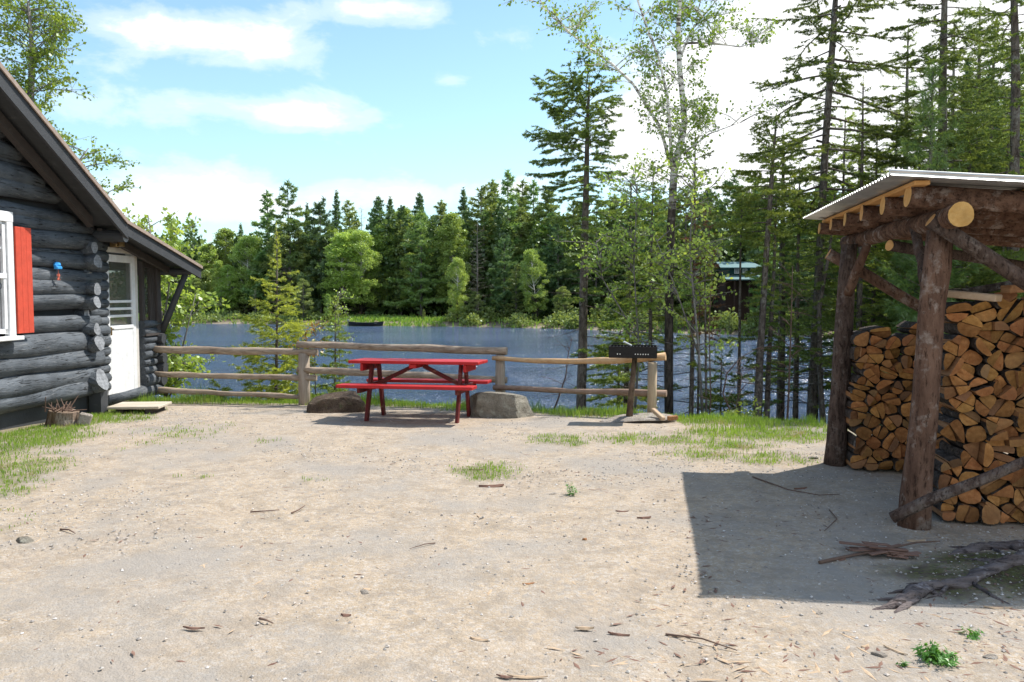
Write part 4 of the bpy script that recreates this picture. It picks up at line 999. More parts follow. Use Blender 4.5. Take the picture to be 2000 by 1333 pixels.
    for ri, rk in enumerate(sorted(rows)):
        for ci, (cx, cz, A, out, bark, arcn) in enumerate(sorted(rows[rk], key=lambda p: p[0])):
            cnt += 1; dpt = rr.uniform(-.06, .045); tu, tz = rr.uniform(-.18, .18), rr.uniform(-.18, .18); m_ = MB(); n = len(out)
            L2 = len_ + rr.uniform(-.03, .03); sk = (rr.uniform(-.012, .012), rr.uniform(-.006, .006))
            fr = [(x - cx, dpt + tu * (x - cx) + tz * (z_ - cz) + rr.uniform(-.003, .003), z_ - cz) for x, z_ in out]
            mid = [((x - cx) * 1.0 + sk[0], L2 * .5, (z_ - cz) * 1.0 + sk[1]) for x, z_ in out]
            bk = [((x - cx) * .96, dpt + L2, (z_ - cz) * .96) for x, z_ in out]
            m_.add(fr + mid + bk, [], []); fs = []; ms = []
            cen = (0, dpt + rr.uniform(-.006, .004), 0); m_.v.append(cen); ci_ = len(m_.v) - 1
            for i in range(n):
                j = (i + 1) % n; fs.append((ci_, i, j)); ms.append(0)
                w_ = 2 if bark[i] else 1; fs += [(i, n + i, n + j, j), (n + i, 2 * n + i, 2 * n + j, n + j)]; ms += [w_, w_]
            fs.append(tuple(range(2 * n, 3 * n))); ms.append(0)
            m_.f += fs; m_.m += ms
            o = m_.build('firewood_log', [M['fire_end'], M['fire_side'], M['fire_bark']]); o.location = swl(cx, vface, cz); o.rotation_euler = (0, 0, -TH_)
            xs_ = [x for x, _ in out]; zs_ = [z_ for _, z_ in out]; wd, ht = max(xs_) - min(xs_), max(zs_) - min(zs_)
            shp = 'flat' if wd > ht * 1.9 else ('upright' if ht > wd * 1.35 else ('small' if A < .0045 else ('chunky' if A > .010 else 'wedge-shaped')))
            tag(o, f"{shp} split log, {LFT[min(ci, 13)]} in the {ORD[min(ri, 19)]} row of the {where}", 'firewood', group)
    return cnt
nA = woodpile(.22, .98, lambda u: 1.40 + .10 * min(1, (u - .2) / .25) + .03 * math.sin(u * 9), .13, .142, .102, 11, 'front woodpile', 'split firewood in the front pile of the shed')
nB = woodpile(.03, .92, lambda u: 1.20 + .03 * math.sin(u * 13 + 1), 1.72, .132, .094, 23, 'rear woodpile', 'split firewood in the rear pile of the shed')
print('firewood', nA, nB)
# loose pieces on top of the front pile
def loose(name, label, a, b, wid, th, mat, up=(0, 0, 1), cat='firewood'):
    m_ = MB(); m_.bar(a, b, wid, th, up=up, bev=.006); o = m_.build(name, mat); centre_on(o, (Vector(a) + Vector(b)) / 2); return tag(o, label, cat)
loose('sawn_plank', 'pale sawn board end lying on top of the front woodpile by the post', swl(.22, .18, 1.505), swl(.46, -.02, 1.475), .11, .045, mat_wood("pale_sawn_board", (.40, .27, .17), (.52, .38, .26), 0, 3), cat='board')
loose('firewood_log', 'long dark bark slab slanting up across the top of the front woodpile', swl(.30, .3, 1.50), swl(.78, .1, 1.60), .10, .05, M['fire_bark'])
loose('firewood_log', 'orange split stick lying crosswise on the right of the front woodpile top', swl(.52, .05, 1.53), swl(.95, .2, 1.56), .09, .05, M['fire_side'])
a = P3(1742, 1012, 4.95); b = P3(2010, 898, 4.62)
stick_thing('wooden_pole', 'long barked pole leaning across the foot of the front woodpile', 'pole', [a, a.lerp(b, .3) + Vector((0, 0, .012)), a.lerp(b, .65), b, b + (b - a) * .25], [.034, .035, .032, .03, .028], M['shed_bark_d'], 12)

# ------------------------------------------------------------------ roots
def gp(px, py, dz=0.0): p = G(px, py); p.z = hz1(p.x, p.y) + dz; return p
def root(label, pts, rads, side_n=0, seed=1):
    rr = random.Random(seed); P = [Vector(p) for p in pts]; Q = []; rq = []
    for i in range(len(P) - 1):
        for k in range(5): t_ = k / 5; Q.append(P[i].lerp(P[i + 1], t_) + Vector([rr.uniform(-1, 1) * rads[i] * .22 for _ in range(3)])); rq.append((rads[i] * (1 - t_) + rads[i + 1] * t_) * rr.uniform(.85, 1.18))
    Q.append(P[-1]); rq.append(rads[-1]); t = MB(); t.tube(Q, rq, 14, .26, rnd_=rr, oval=.8)
    for k in range(side_n):
        i = rr.randrange(3, len(Q) - 2); d = Vector((rr.uniform(-1, .2), rr.uniform(-1, 1), 0)).normalized() * rr.uniform(.12, .34); a = Q[i]
        e = a + d; e.z = hz1(e.x, e.y) - .012; m1 = a.lerp(e, .5) + Vector((rr.uniform(-.03, .03), rr.uniform(-.03, .03), .004)); t.tube([a, m1, e], [rq[i] * .42, rq[i] * .3, .004], 8, .2, rnd_=rr)
    o = t.build('tree_root', M['root'], smooth=True); centre_on(o, P[0]); tag(o, label, 'tree root')
root('thick grey gnarled tree root snaking in from the lower right corner', [gp(1700, 1190, -.012), gp(1738, 1184, -.004), gp(1775, 1172, .014), gp(1815, 1152, .006), gp(1880, 1150, .006), gp(1940, 1130, .004), gp(2020, 1118, .01), gp(2120, 1100, .0)], [.012, .024, .042, .032, .034, .042, .05, .06], 7, 3)
root('dark upper tree root below the front woodpile at the right edge', [gp(1845, 1094, -.02), gp(1880, 1085, .0), gp(1930, 1078, .006), gp(1990, 1072, .01), gp(2070, 1060, .01)], [.015, .03, .038, .045, .05], 5, 5)
root('short pale root tip poking from the sand beside the thick root', [gp(1740, 1198, -.01), gp(1765, 1187, .006), gp(1790, 1172, .01)], [.008, .016, .022], 0, 7)

# ------------------------------------------------------------------ debris
def chip(px, py, L, ang, wid, th, mat, label, name='bark_chip', cat='bark chip', curve=0.15):
    th *= .55; p = gp(px, py); a = R(ang); d = Vector((math.cos(a), math.sin(a), 0)); s = Vector((-d.y, d.x, 0)); m_ = MB(); n = 6; vs = []; rr = random.Random(px * 7 + py)
    for i in range(n + 1):
        t = i / n - .5; w_ = wid * (1 - abs(2 * t) ** 2.2 * .85) * rr.uniform(.6, 1.2); off = s * (curve * L * (t * t) + rr.uniform(-.1, .1) * wid); lift = .35 * L * t * t * .25
        c = d * (L * t) + off
        vs += [c - s * w_ / 2 + ZU * (lift + .001), c - s * w_ * .2 + ZU * (lift + th), c + s * w_ * .25 + ZU * (lift + th * .9), c + s * w_ / 2 + ZU * (lift + .001)]
    fs = []
    for i in range(n):
        b = i * 4; fs += [(b, b + 4, b + 5, b + 1), (b + 1, b + 5, b + 6, b + 2), (b + 2, b + 6, b + 7, b + 3), (b, b + 3, b + 7, b + 4)]
    fs += [(0, 1, 2, 3), (n * 4 + 3, n * 4 + 2, n * 4 + 1, n * 4)]
    m_.add([v for v in vs], fs); o = m_.build(name, M[mat]); o.location = p; return tag(o, label, cat)
chip(378, 1232, .105, -8, .022, .014, 'bark_chip', 'curved reddish bark strip on the sand near the lower left')
chip(960, 950, .20, 12, .06, .03, 'bark_chip', 'large bark slab in front of the small grass patch mid yard')
chip(930, 918, .13, 5, .02, .012, 'bark_chip', 'thin bark strip lying on the small grass patch mid yard')
chip(935, 1250, .09, -22, .024, .012, 'pale_chip', 'pale tan wood chip alone at bottom centre of the yard')
chip(1142, 1228, .085, -3, .024, .018, 'pale_chip', 'thick tan wood stick piece below the shed shadow, centre right')
chip(1208, 1240, .10, -20, .022, .014, 'bark_chip', 'reddish wood splinter just right of the thick tan piece')
chip(1032, 1142, .065, 10, .022, .008, 'fire_side', 'orange wood chip in the middle of the bare sand')
chip(1142, 1056, .03, 40, .03, .02, 'fire_side', 'tiny orange chunk of wood on the sand left of the shadow')
chip(1215, 1002, .09, -4, .024, .012, 'bark_chip', 'curled brown bark piece near the left corner of the shed shadow')
chip(1258, 1014, .10, 14, .03, .02, 'bark_chip', 'dark lifted bark shard beside the shed shadow edge')
chip(1790, 1059, .12, 3, .06, .014, 'pale_chip', 'flat pale wood slice on the shaded sand under the woodpile')
chip(1950, 1190, .13, -6, .025, .010, 'pale_chip', 'white wood strip at the lower right edge near the roots')
chip(1748, 1272, .11, -58, .022, .010, 'pale_chip', 'long pale yellow splinter left of the green weed')
chip(1564, 957, .12, 18, .03, .02, 'bark_chip', 'dark bark lump in the shed shadow below the far post')
chip(675, 1203, .05, -10, .03, .015, 'bark_chip', 'small broken bark bit at the lower centre left')
chip(1635, 1096, .11, 10, .03, .018, 'bark_chip', 'reddish bark strip in the shadow near the bark heap')
chip(985, 1325, .07, -20, .018, .01, 'bark_chip', 'bark bit at the very bottom edge near the splinters')
chip(1030, 1326, .16, -4, .02, .01, 'pale_chip', 'long pale splinter at the very bottom edge of the yard')
chip(1690, 1262, .05, 30, .02, .01, 'pale_chip', 'short pale chip on the sunlit sand below the shadow at right')
chip(717, 1152, .05, -25, .04, .008, 'pale_chip', 'cream leaf-like chip in the left half of the yard')
def twig(pl_, r, label, mat='twig'):
    pts = [gp(x, y, r + dz) for x, y, dz in pl_]
    stick_thing('twig', label, 'twig', pts, [r * (1 - .6 * i / (len(pts) - 1)) for i in range(len(pts))], M[mat], 6)
twig([(489, 1001, 0), (515, 1000, .002), (546, 997, .0)], .006, 'straight dark twig lying in the left middle of the yard')
twig([(569, 1003, 0), (582, 1000, .01), (596, 993, .02)], .006, 'short crooked twig just right of the straight dark twig')
twig([(118, 1034, 0), (135, 1038, .01), (147, 1043, .003)], .006, 'crooked twig near the left edge of the yard')
twig([(507, 1215, 0), (520, 1222, .01), (534, 1224, .002)], .006, 'dark twig with a kink in the lower left yard')
twig([(1600, 1103, 0), (1660, 1092, .004), (1700, 1088, .01), (1790, 1072, .02), (1835, 1066, .01)], .010, 'long thin branch beside the bark heap in the shadow')
twig([(850, 1062, 0), (830, 1066, .006), (800, 1074, .0)], .004, 'thin curved twig in the centre of the yard')
twig([(1470, 935, 0), (1540, 962, .01), (1600, 972, .005), (1640, 968, 0)], .006, 'thin dark twig across the upper part of the shadow')
twig([(1300, 1240, 0), (1370, 1252, .006), (1440, 1272, .0)], .005, 'long reddish twig on the sand under the shed shadow')
twig([(1620, 1000, 0), (1635, 1020, .01), (1610, 1040, .0)], .005, 'bent twig in the middle of the shed shadow')
# bark heap
hp = gp(1735, 1085); heap = empty('bark_heap', hp, 'loose heap of dark reddish bark strips in the shade below the post', 'bark heap'); rr = random.Random(9)
for q in range(16):
    m_ = MB(); a = rr.uniform(-.5, .5); L = rr.uniform(.10, .24); c = Vector((rr.uniform(-.16, .16), rr.uniform(-.09, .09), .012 + rr.uniform(0, .035))); d = Vector((math.cos(a), math.sin(a), rr.uniform(-.12, .12))) * L / 2
    m_.bar(c - d, c + d, rr.uniform(.02, .045), .007, bev=.002); m_.build('bark_strip', M['bark_chip'], heap)
for (px, py, r, mt, lb) in [(712, 1158, .03, 'slab', 'flat white stone left of centre in the yard'), (1104, 1047, .02, 'slab', 'small bright white pebble near the centre of the yard'), (1078, 965, .028, 'slab', 'pale grey stone behind the tuft of thin grass'),
                           (1775, 1338, .03, 'slab', 'whitish flat stone at the bottom right edge'), (1935, 1282, .028, 'slab', 'rounded whitish stone right of the green weed'), (1600, 1195, .02, 'slab', 'pale pebble just below the shadow edge'), (1590, 897, .05, 'rock', 'grey stone on the ground beside the far shed post'),
                           (50, 1055, .06, 'rock', 'flat bluish grey stone half buried at the left edge'), (1718, 1280, .03, 'slab', 'cream stone near the pale splinter at bottom right')]:
    p = gp(px, py); o = boulder('stone', (p.x, p.y, p.z + r * .05), (r * 1.25, r * .8, r * .38), M[mt], px, .8, lb, 1, px); o['category'] = 'stone'
# gravel and litter scattered everywhere: nobody could count them
def scatter_bits(name, n, xr, yr, dens, szr, flat, mat, label, cat, elong=1.0, seed=3):
    g = np.random.default_rng(seed); x = g.uniform(*xr, n); y = g.uniform(yr[0] ** .5, yr[1] ** .5, n) ** 2; k = (g.uniform(0, 1, n) < dens(x, y)) & (np.abs(x) < y * .68 + .3); x, y = x[k], y[k]; n = len(x)
    s = g.uniform(0, 1, n) ** 2.5 * (szr[1] - szr[0]) + szr[0]; base = np.array([(1, 0, 0), (0, 1, 0), (-1, 0, 0), (0, -1, 0), (.1, .1, 1), (-.1, 0, -1)], float)
    V = base[None] * g.uniform(.6, 1.25, (n, 6, 1)) * np.stack([s * elong, s / max(1, elong ** .6), s * flat], -1)[:, None, :]
    a = g.uniform(0, 6.28, n)[:, None]; X = V[..., 0] * np.cos(a) - V[..., 1] * np.sin(a); Y = V[..., 0] * np.sin(a) + V[..., 1] * np.cos(a)
    V = np.stack([X + x[:, None], Y + y[:, None], V[..., 2] + (height(x, y) + s * flat * .35)[:, None]], -1).reshape(-1, 3)
    f = np.array([(0, 1, 4), (1, 2, 4), (2, 3, 4), (3, 0, 4), (1, 0, 5), (2, 1, 5), (3, 2, 5), (0, 3, 5)]); Fa = (f[None] + np.arange(n)[:, None, None] * 6).reshape(-1, 3)
    tag(np_mesh(name, V, Fa, mat), label, cat, kind='stuff')
def mat_pebble():
    m, t, out = new_mat("pebbles"); p = t.pos(); v = t.node('ShaderNodeTexVoronoi'); t.put(v.inputs['Vector'], p); v.inputs['Scale'].default_value = 40
    c = t.ramp(t.node('ShaderNodeSeparateColor', i_0=v.outputs['Color']).outputs[0], [(0, (.20, .18, .165)), (.35, (.33, .30, .27)), (.6, (.42, .39, .35)), (.85, (.50, .43, .37)), (1, (.66, .64, .62))]); principled(t, out, c, .9, spec=.15); return m
M['pebble'] = mat_pebble()
scatter_bits('gravel', 60000, (-6, 6), (2.6, 11.5), lambda x, y: .16 + 1.0 * sstep(.48, .62, fbm(x * .7, y * .7, 60)) * np.where(y > 6.5, 1, .6) - .9 * (grass_amount(x, y) > .6), (.0025, .013), .6, M['pebble'], 'small mixed gravel scattered over the sandy yard', 'gravel', seed=4)
scatter_bits('moss', 14000, (1.6, 4.2), (3.5, 4.9), lambda x, y: sstep(.35, .8, np.exp(-(((x - 2.85) / .8) ** 2 + ((y - 4.3) / .4) ** 2)) + (fbm(x * 6, y * 6, 41) - .5) * .7), (.003, .012), .35, M['moss'], 'brown green moss and litter round the roots at lower right', 'moss', 1.6, 8)
scatter_bits('wood_litter', 16000, (-5, 5), (2.6, 9), lambda x, y: .04 + .55 * sstep(.5, .7, fbm(x * 1.3, y * 1.3, 70)) * sstep(-.2, 1.4, x) + .5 * np.exp(-(((x - .95) / .7) ** 2 + ((y - 3.25) / .35) ** 2)) + .35 * sstep(1.2, 2.0, x) * (y < 4.2), (.004, .016), .12, M['bark_chip'], 'fine brown bark crumbs and needles strewn on the sand', 'litter', 2.6, 5)
scatter_bits('wood_splinters', 5000, (-3, 5), (2.6, 7), lambda x, y: .03 + .75 * np.exp(-(((x - 1.0) / .65) ** 2 + ((y - 3.2) / .33) ** 2)) + .25 * sstep(1.2, 2.0, x) * (y < 4.0), (.005, .020), .12, M['pale_chip'], 'pale wood splinters strewn over the lower right sand', 'litter', 3.2, 6)
# weeds
def weed(px, py, r, n, h, label):
    p = gp(px, py); A = []; B = []
    for i in range(n):
        a = rnd.uniform(0, 6.28); q = Vector((rnd.uniform(-1, 1), rnd.uniform(-1, 1), 0)) * r * .5; A.append(tuple(q)); B.append(tuple(q + Vector((math.cos(a) * r * .5, math.sin(a) * r * .5, h * rnd.uniform(.4, 1)))))
    V1, F1 = needles(A, B, .004, .022, .010, 1.0, .2); o = np_mesh('weed', V1, F1, M['weed']); o.location = p; tag(o, label, 'weed')
weed(1830, 1292, .085, 46, .06, 'bright green feathery weed on the sand at bottom right'); weed(1893, 1242, .05, 12, .03, 'small faint weed above the bright green one'); weed(1118, 966, .06, 10, .09, 'sparse upright weed tuft in the middle of the yard'); weed(1762, 1300, .02, 6, .02, 'tiny green seedling beside the pale splinter')

# ------------------------------------------------------------------ near trees on the bank
def px_trunk(pts, Y, zb=None):
    """Trunk line in local coordinates from points of the photograph, rooted in the ground."""
    W = [P3(px, py, Y) for px, py in pts]; bx, by = W[0].x, Y; g = hz1(bx, by) - .08
    if W[0].z > g + .05: W = [Vector((W[0].x, Y, g))] + W
    base = Vector((W[0].x, Y, g)); L = [w_ - base for w_ in W]; L[0] = Vector((0, 0, 0))
    L = [p for i, p in enumerate(L) if i == 0 or p.z > .02]
    # subdivide
    out = []
    for i in range(len(L) - 1):
        for q in range(3): out.append(L[i].lerp(L[i + 1], q / 3))
    out.append(L[-1]); return base, out
def near_conifer(label, pts, Y, r0, nbr, Lfun, start=.2, leaf='lf_spruce', seed=1, name='spruce_tree', cat='spruce', e0=-4, droop=.22, upturn=.18, tw=.36, step=.085, dead=None, spacing=.0115, nl=.034, nw=.012, bark='spruce_bark', group=None, spread=.9, tip_r=.15, tert=True, pw=1.0):
    Y2 = Y + 2.1 if Y < 13 and pts[0][0] > 1000 and pts[0][0] < 1650 else Y; kk = Y2 / Y; r0 *= kk; L0 = Lfun; Lfun = lambda f, a: L0(f, a) * kk
    base, tp = px_trunk(pts, Y2); H = tp[-1].z
    tm, A, B = conifer_parts(H, r0, start, nbr, Lfun, e0, droop, upturn, tw, tert, seed=seed, trunk_pts=tp, step=step, dead_below=dead, tip_r=tip_r, pw=pw)
    V1, F1 = needles(A, B, spacing * .5, nl * 1.25, nw * 1.3, spread, .7)
    return tree_from(name, base, tm, M[bark], V1, F1, M[leaf], label, cat, group)
def side(L, R_, f=1.0): return lambda a: (L * max(0, -math.cos(a)) + R_ * max(0, math.cos(a)) + (L + R_) * .5 * abs(math.sin(a)) * f) / (abs(math.cos(a)) + abs(math.sin(a)))
def LA(fz, a):
    if fz > .985: return .42
    if fz > .93: return side(.95, .55, .7)(a)
    if fz > .80: return side(1.05, .48, .65)(a)
    if fz > .60: return side(.85, .58, .7)(a)
    return side(.62, .75, .8)(a) * (1.0 if int(a * 3.3) % 3 else .6)
near_conifer('dark spruce with a bushy left-leaning top, behind the fence left of the grill', [(1133, 900), (1137, 700), (1141, 520), (1145, 350), (1148, 230), (1151, 162)], 12.2, .085, 118, LA, .14, 'lf_spruce', 31, spacing=.0095, dead=.50, pw=.62, e0=2, tw=.42)
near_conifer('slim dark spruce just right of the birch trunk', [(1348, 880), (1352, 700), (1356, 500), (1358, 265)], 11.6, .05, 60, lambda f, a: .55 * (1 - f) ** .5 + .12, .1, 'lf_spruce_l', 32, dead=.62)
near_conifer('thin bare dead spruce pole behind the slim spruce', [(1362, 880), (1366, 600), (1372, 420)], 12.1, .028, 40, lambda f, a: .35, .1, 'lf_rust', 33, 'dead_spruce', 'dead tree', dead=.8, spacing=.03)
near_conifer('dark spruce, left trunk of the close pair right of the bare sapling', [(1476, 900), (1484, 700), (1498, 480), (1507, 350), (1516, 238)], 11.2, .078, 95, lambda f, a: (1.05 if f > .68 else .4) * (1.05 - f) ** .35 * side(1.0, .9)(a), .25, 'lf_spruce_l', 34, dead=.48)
near_conifer('dark spruce, right trunk of the close pair right of the bare sapling', [(1494, 900), (1502, 700), (1512, 520), (1516, 390)], 11.5, .062, 70, lambda f, a: .8 * (1.1 - f) ** .5, .25, 'lf_spruce', 35, dead=.45)
near_conifer('tall thin spruce with sparse open branches reaching above the frame', [(1582, 900), (1594, 640), (1606, 400), (1616, 220), (1628, 60), (1636, -60), (1642, -240)], 12.6, .085, 115, lambda f, a: (1.45 * side(1.15, 1.5)(a) if f > .42 else .5) * (1.25 - f) ** .5, .12, 'lf_spruce', 36, dead=.40, tw=.26, droop=.30, upturn=.25, step=.11, tip_r=.3)
near_conifer('slender dark spruce trunk just left of the tall thin spruce', [(1552, 900), (1556, 640), (1560, 430), (1562, 330)], 12.9, .05, 60, lambda f, a: .75 * (1.1 - f) ** .5, .2, 'lf_spruce', 37, dead=.5)
near_conifer('bent grey spruce trunk between the tall spruce and the shed post', [(1612, 900), (1603, 760), (1600, 600), (1622, 480), (1630, 380)], 12.0, .06, 60, lambda f, a: .7 * (1.1 - f) ** .5, .3, 'lf_spruce', 38, dead=.55)
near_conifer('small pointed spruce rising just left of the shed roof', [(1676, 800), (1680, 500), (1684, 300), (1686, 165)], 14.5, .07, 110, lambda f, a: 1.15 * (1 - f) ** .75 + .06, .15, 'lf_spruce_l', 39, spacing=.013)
near_conifer('large full spruce behind the shed roof, overlapping the feathery light pine', [(1838, 800), (1840, 400), (1842, 150), (1846, -60), (1850, -230)], 14.0, .13, 150, lambda f, a: 1.5 * (1.12 - f) ** .55, .2, 'lf_spruce', 40, spacing=.014, nl=.034, nw=.011)
near_conifer('soft light green pine with feathery needles over the shed roof', [(1812, 800), (1815, 450), (1818, 300), (1822, 140)], 12.2, .07, 85, lambda f, a: .95 * (1.05 - f) ** .5, .25, 'lf_fpine', 41, 'pine_tree', 'pine', e0=22, droop=0, upturn=.15, nl=.085, nw=.009, spacing=.016, tw=.3)
near_conifer('tall dark spruce at the right edge of the photo above the shed', [(1975, 800), (1980, 400), (1984, 150), (1980, -60), (1978, -260)], 12.4, .12, 140, lambda f, a: 1.15 * (1.15 - f) ** .5, .2, 'lf_spruce', 42, spacing=.013)
near_conifer('thin spruce between the feathery pine and the right edge spruce', [(1905, 800), (1908, 400), (1912, 150), (1914, 20)], 15.5, .08, 110, lambda f, a: 1.3 * (1.05 - f) ** .7, .2, 'lf_spruce', 43, spacing=.015)
near_conifer('shorter spruce crown just left above the shed roof corner', [(1745, 800), (1748, 500), (1750, 330), (1752, 215)], 16.5, .08, 100, lambda f, a: 1.35 * (1.02 - f) ** .7, .2, 'lf_spruce_l', 44, spacing=.015)
near_conifer('leafy low spruce at the bank between birch and trunk pair', [(1405, 900), (1408, 760), (1410, 690)], 12.6, .03, 44, lambda f, a: .62 * (1.1 - f) ** .5, .15, 'lf_spruce', 45, spacing=.014)
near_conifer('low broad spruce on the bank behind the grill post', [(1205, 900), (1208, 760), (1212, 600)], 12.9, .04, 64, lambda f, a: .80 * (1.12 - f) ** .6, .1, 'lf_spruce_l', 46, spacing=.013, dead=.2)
near_conifer('mid-height spruce behind the birch with light green needles', [(1268, 900), (1270, 700), (1272, 500), (1276, 330)], 13.6, .06, 90, lambda f, a: .95 * (1.08 - f) ** .6, .25, 'lf_spruce_l', 47, spacing=.014, dead=.58)
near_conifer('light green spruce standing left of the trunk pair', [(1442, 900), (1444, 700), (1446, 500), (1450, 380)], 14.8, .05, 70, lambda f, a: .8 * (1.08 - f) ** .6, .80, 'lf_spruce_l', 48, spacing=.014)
near_conifer('rust-brown dying spruce branches between birch and trunk pair', [(1380, 900), (1378, 640), (1374, 400)], 13.2, .035, 34, lambda f, a: .5 * (1.15 - f) ** .5, .5, 'lf_rust', 49, 'dying_spruce', 'dying tree', spacing=.02)
near_conifer('young yellow-green fir with a thin bare leader behind the left fence', [(537, 830), (540, 720), (541, 600), (541, 520), (540, 446)], 13.3, .03, 112, lambda f, a: (.86 * (1 - f) ** .75 + .02) * (1.0 if f < .78 else .55), .06, 'lf_sapling', 50, 'young_fir', 'young fir', e0=10, droop=.12, upturn=.2, spacing=.010, nl=.028, nw=.009, tw=.40, step=.075)
near_conifer('small dark green fir behind the left end of the picnic table', [(654, 830), (655, 700), (655, 585)], 13.2, .025, 60, lambda f, a: .55 * (1 - f) ** .7 + .03, .06, 'lf_spruce_l', 51, 'young_fir', 'young fir', e0=5, spacing=.010)
near_conifer('low fir twig tuft under the left fence rails', [(432, 830), (430, 775), (428, 755)], 12.9, .012, 16, lambda f, a: .30, .2, 'lf_spruce_l', 52, 'young_fir', 'young fir', spacing=.012)

def leafy(label, name, cat, base, stems, nsec, seclen, ntw, twlen, nleaf, size, leafm, bark, seed, up=.5, r0=.03, bias=(0, 0, 0), drop=.3, smin=.25):
    """Broadleaf tree: stems are (points, r start, r end) in local coordinates."""
    rr = random.Random(seed); tm = MB(); P = []
    for pts, ra, rb in stems:
        n = len(pts); tm.tube(pts, [ra + (rb - ra) * i / (n - 1) for i in range(n)], 10 if ra > .04 else 6, .06, rnd_=rr)
    for pts, ra, rb in stems:
        n = len(pts)
        tot = sum((Vector(pts[i + 1]) - Vector(pts[i])).length for i in range(n - 1))
        for k in range(int(nsec * tot)):
            t = smin + (1 - smin) * rr.random(); f = t * (n - 1); i = min(int(f), n - 2); c = Vector(pts[i]).lerp(Vector(pts[i + 1]), f - i)
            a = rr.uniform(0, 6.28); d = (Vector((math.cos(a), math.sin(a), rr.uniform(up - .4, up + .4))) + Vector(bias)).normalized(); L = seclen * rr.uniform(.5, 1.2)
            sp_ = [c, c + d * L * .35 + Vector((0, 0, .03)), c + d * L * .7, c + d * L + Vector((rr.uniform(-.1, .1), rr.uniform(-.1, .1), -.03))]
            rb2 = max(.004, min(ra, .012 * L + .003)); tm.tube(sp_, [rb2, rb2 * .7, rb2 * .5, rb2 * .25], 5, 0, caps=False, rnd_=rr)
            for q in range(ntw):
                t2 = rr.uniform(.25, 1.0) * 2.999; j = int(t2); c2 = sp_[j].lerp(sp_[j + 1], t2 - j)
                d2 = (d * .5 + Vector((rr.uniform(-1, 1), rr.uniform(-1, 1), rr.uniform(-.6, .9)))).normalized(); l2 = twlen * rr.uniform(.4, 1.2); e2 = c2 + d2 * l2
                tm.tube([c2, e2], [.004, .002], 3, 0, caps=False, rnd_=rr)
                for w_ in range(nleaf): P.append(tuple(c2 + d2 * l2 * rr.uniform(.2, 1.1) + Vector((rr.uniform(-1, 1), rr.uniform(-1, 1), rr.uniform(-1, 1))) * size * .8))
    V1, F1 = leaves(np.array(P), size, drop, .4); return tree_from(name, base, tm, M[bark], V1, F1, M[leafm], label, cat)
# birch
Yb = 13.2; b0 = P3(1308, 828, Yb); b0.z = hz1(b0.x, Yb) - .05
def bl(pts, dy=0.0): return [P3(x, y, Yb + dy * i / max(1, len(pts) - 1)) - b0 for i, (x, y) in enumerate(pts)]
leafy('tall white-stemmed forked birch with pale green leaves beside the fence end', 'birch_tree', 'birch', b0, [
    ([Vector((0, 0, 0))] + bl([(1306, 720), (1307, 600), (1310, 450), (1316, 340), (1330, 275), (1337, 240), (1333, 190), (1327, 130), (1325, 60), (1328, -40), (1334, -110), (1336, -150)]), .074, .026),
    (bl([(1314, 345), (1309, 265), (1304, 190), (1287, 115), (1262, 50), (1235, -30), (1215, -110)], -.7), .032, .010),
    (bl([(1312, 330), (1290, 250), (1237, 165), (1195, 125), (1152, 95), (1110, 62), (1075, 30), (1050, -5)], .6), .030, .007),
    (bl([(1325, 20), (1352, 12), (1380, 40), (1402, 78)], .3), .02, .006), (bl([(1330, 85), (1390, 84), (1445, 92), (1490, 80)], -.5), .02, .005),
    (bl([(1326, 120), (1350, 60), (1400, 0), (1440, -60)], .8), .022, .006), (bl([(1335, 300), (1385, 262), (1450, 238)], .5), .02, .005)],
    6.4, .68, 13, .28, 5, .054, 'lf_birch', 'birch', 61, smin=.24)
leafy('bright leafy alder sapling behind the porch corner and left fence', 'alder_sapling', 'alder', P3(322, 800, 13.6), [
    ([Vector((0, 0, 0)), Vector((.05, 0, .9)), Vector((-.1, .1, 2.0)), Vector((-.2, 0, 3.2))], .035, .008), ([Vector((.02, 0, .2)), Vector((.35, -.1, 1.0)), Vector((.55, 0, 1.9))], .025, .006), ([Vector((.02, 0, .1)), Vector((.3, -.2, .5)), Vector((.62, -.1, .9))], .02, .006),
    ([Vector((-.05, 0, 1.0)), Vector((.1, .1, 2.2)), Vector((.22, .1, 2.9))], .02, .005)],
    9.5, .46, 9, .18, 5, .085, 'lf_alder', 'dead_wood', 62, smin=.1)
leafy('loose airy birch crown showing over the cabin roof', 'birch_tree', 'birch', Vector((-8.9, 15.0, 0)), [
    ([Vector((0, 0, 0)), Vector((.1, 0, 2.6)), Vector((.25, 0, 4.4)), Vector((.35, 0, 5.8)), Vector((.3, 0, 6.7))], .12, .02), ([Vector((.15, 0, 2.4)), Vector((.8, -.1, 3.4)), Vector((1.35, -.1, 4.1))], .04, .01), ([Vector((.12, 0, 2.2)), Vector((.7, 0, 2.9)), Vector((1.5, .1, 3.3))], .035, .01), ([Vector((.2, 0, 3.8)), Vector((-.6, 0, 5)), Vector((-.9, 0, 6.2))], .04, .01)],
    12, .8, 15, .28, 6, .065, 'lf_birch', 'dead_wood', 63, smin=.2)
leafy('orange-leaved maple sprig behind the fence post by the small fir', 'maple_sapling', 'maple', P3(618, 800, 13.0), [([Vector((0, 0, 0)), Vector((-.02, 0, .6)), Vector((.0, 0, 1.25))], .012, .004), ([Vector((0, 0, .5)), Vector((-.18, 0, .9)), Vector((-.22, 0, 1.15))], .008, .003)], 6, .2, 4, .12, 3, .055, 'lf_maple', 'dead_wood', 64, smin=.5)
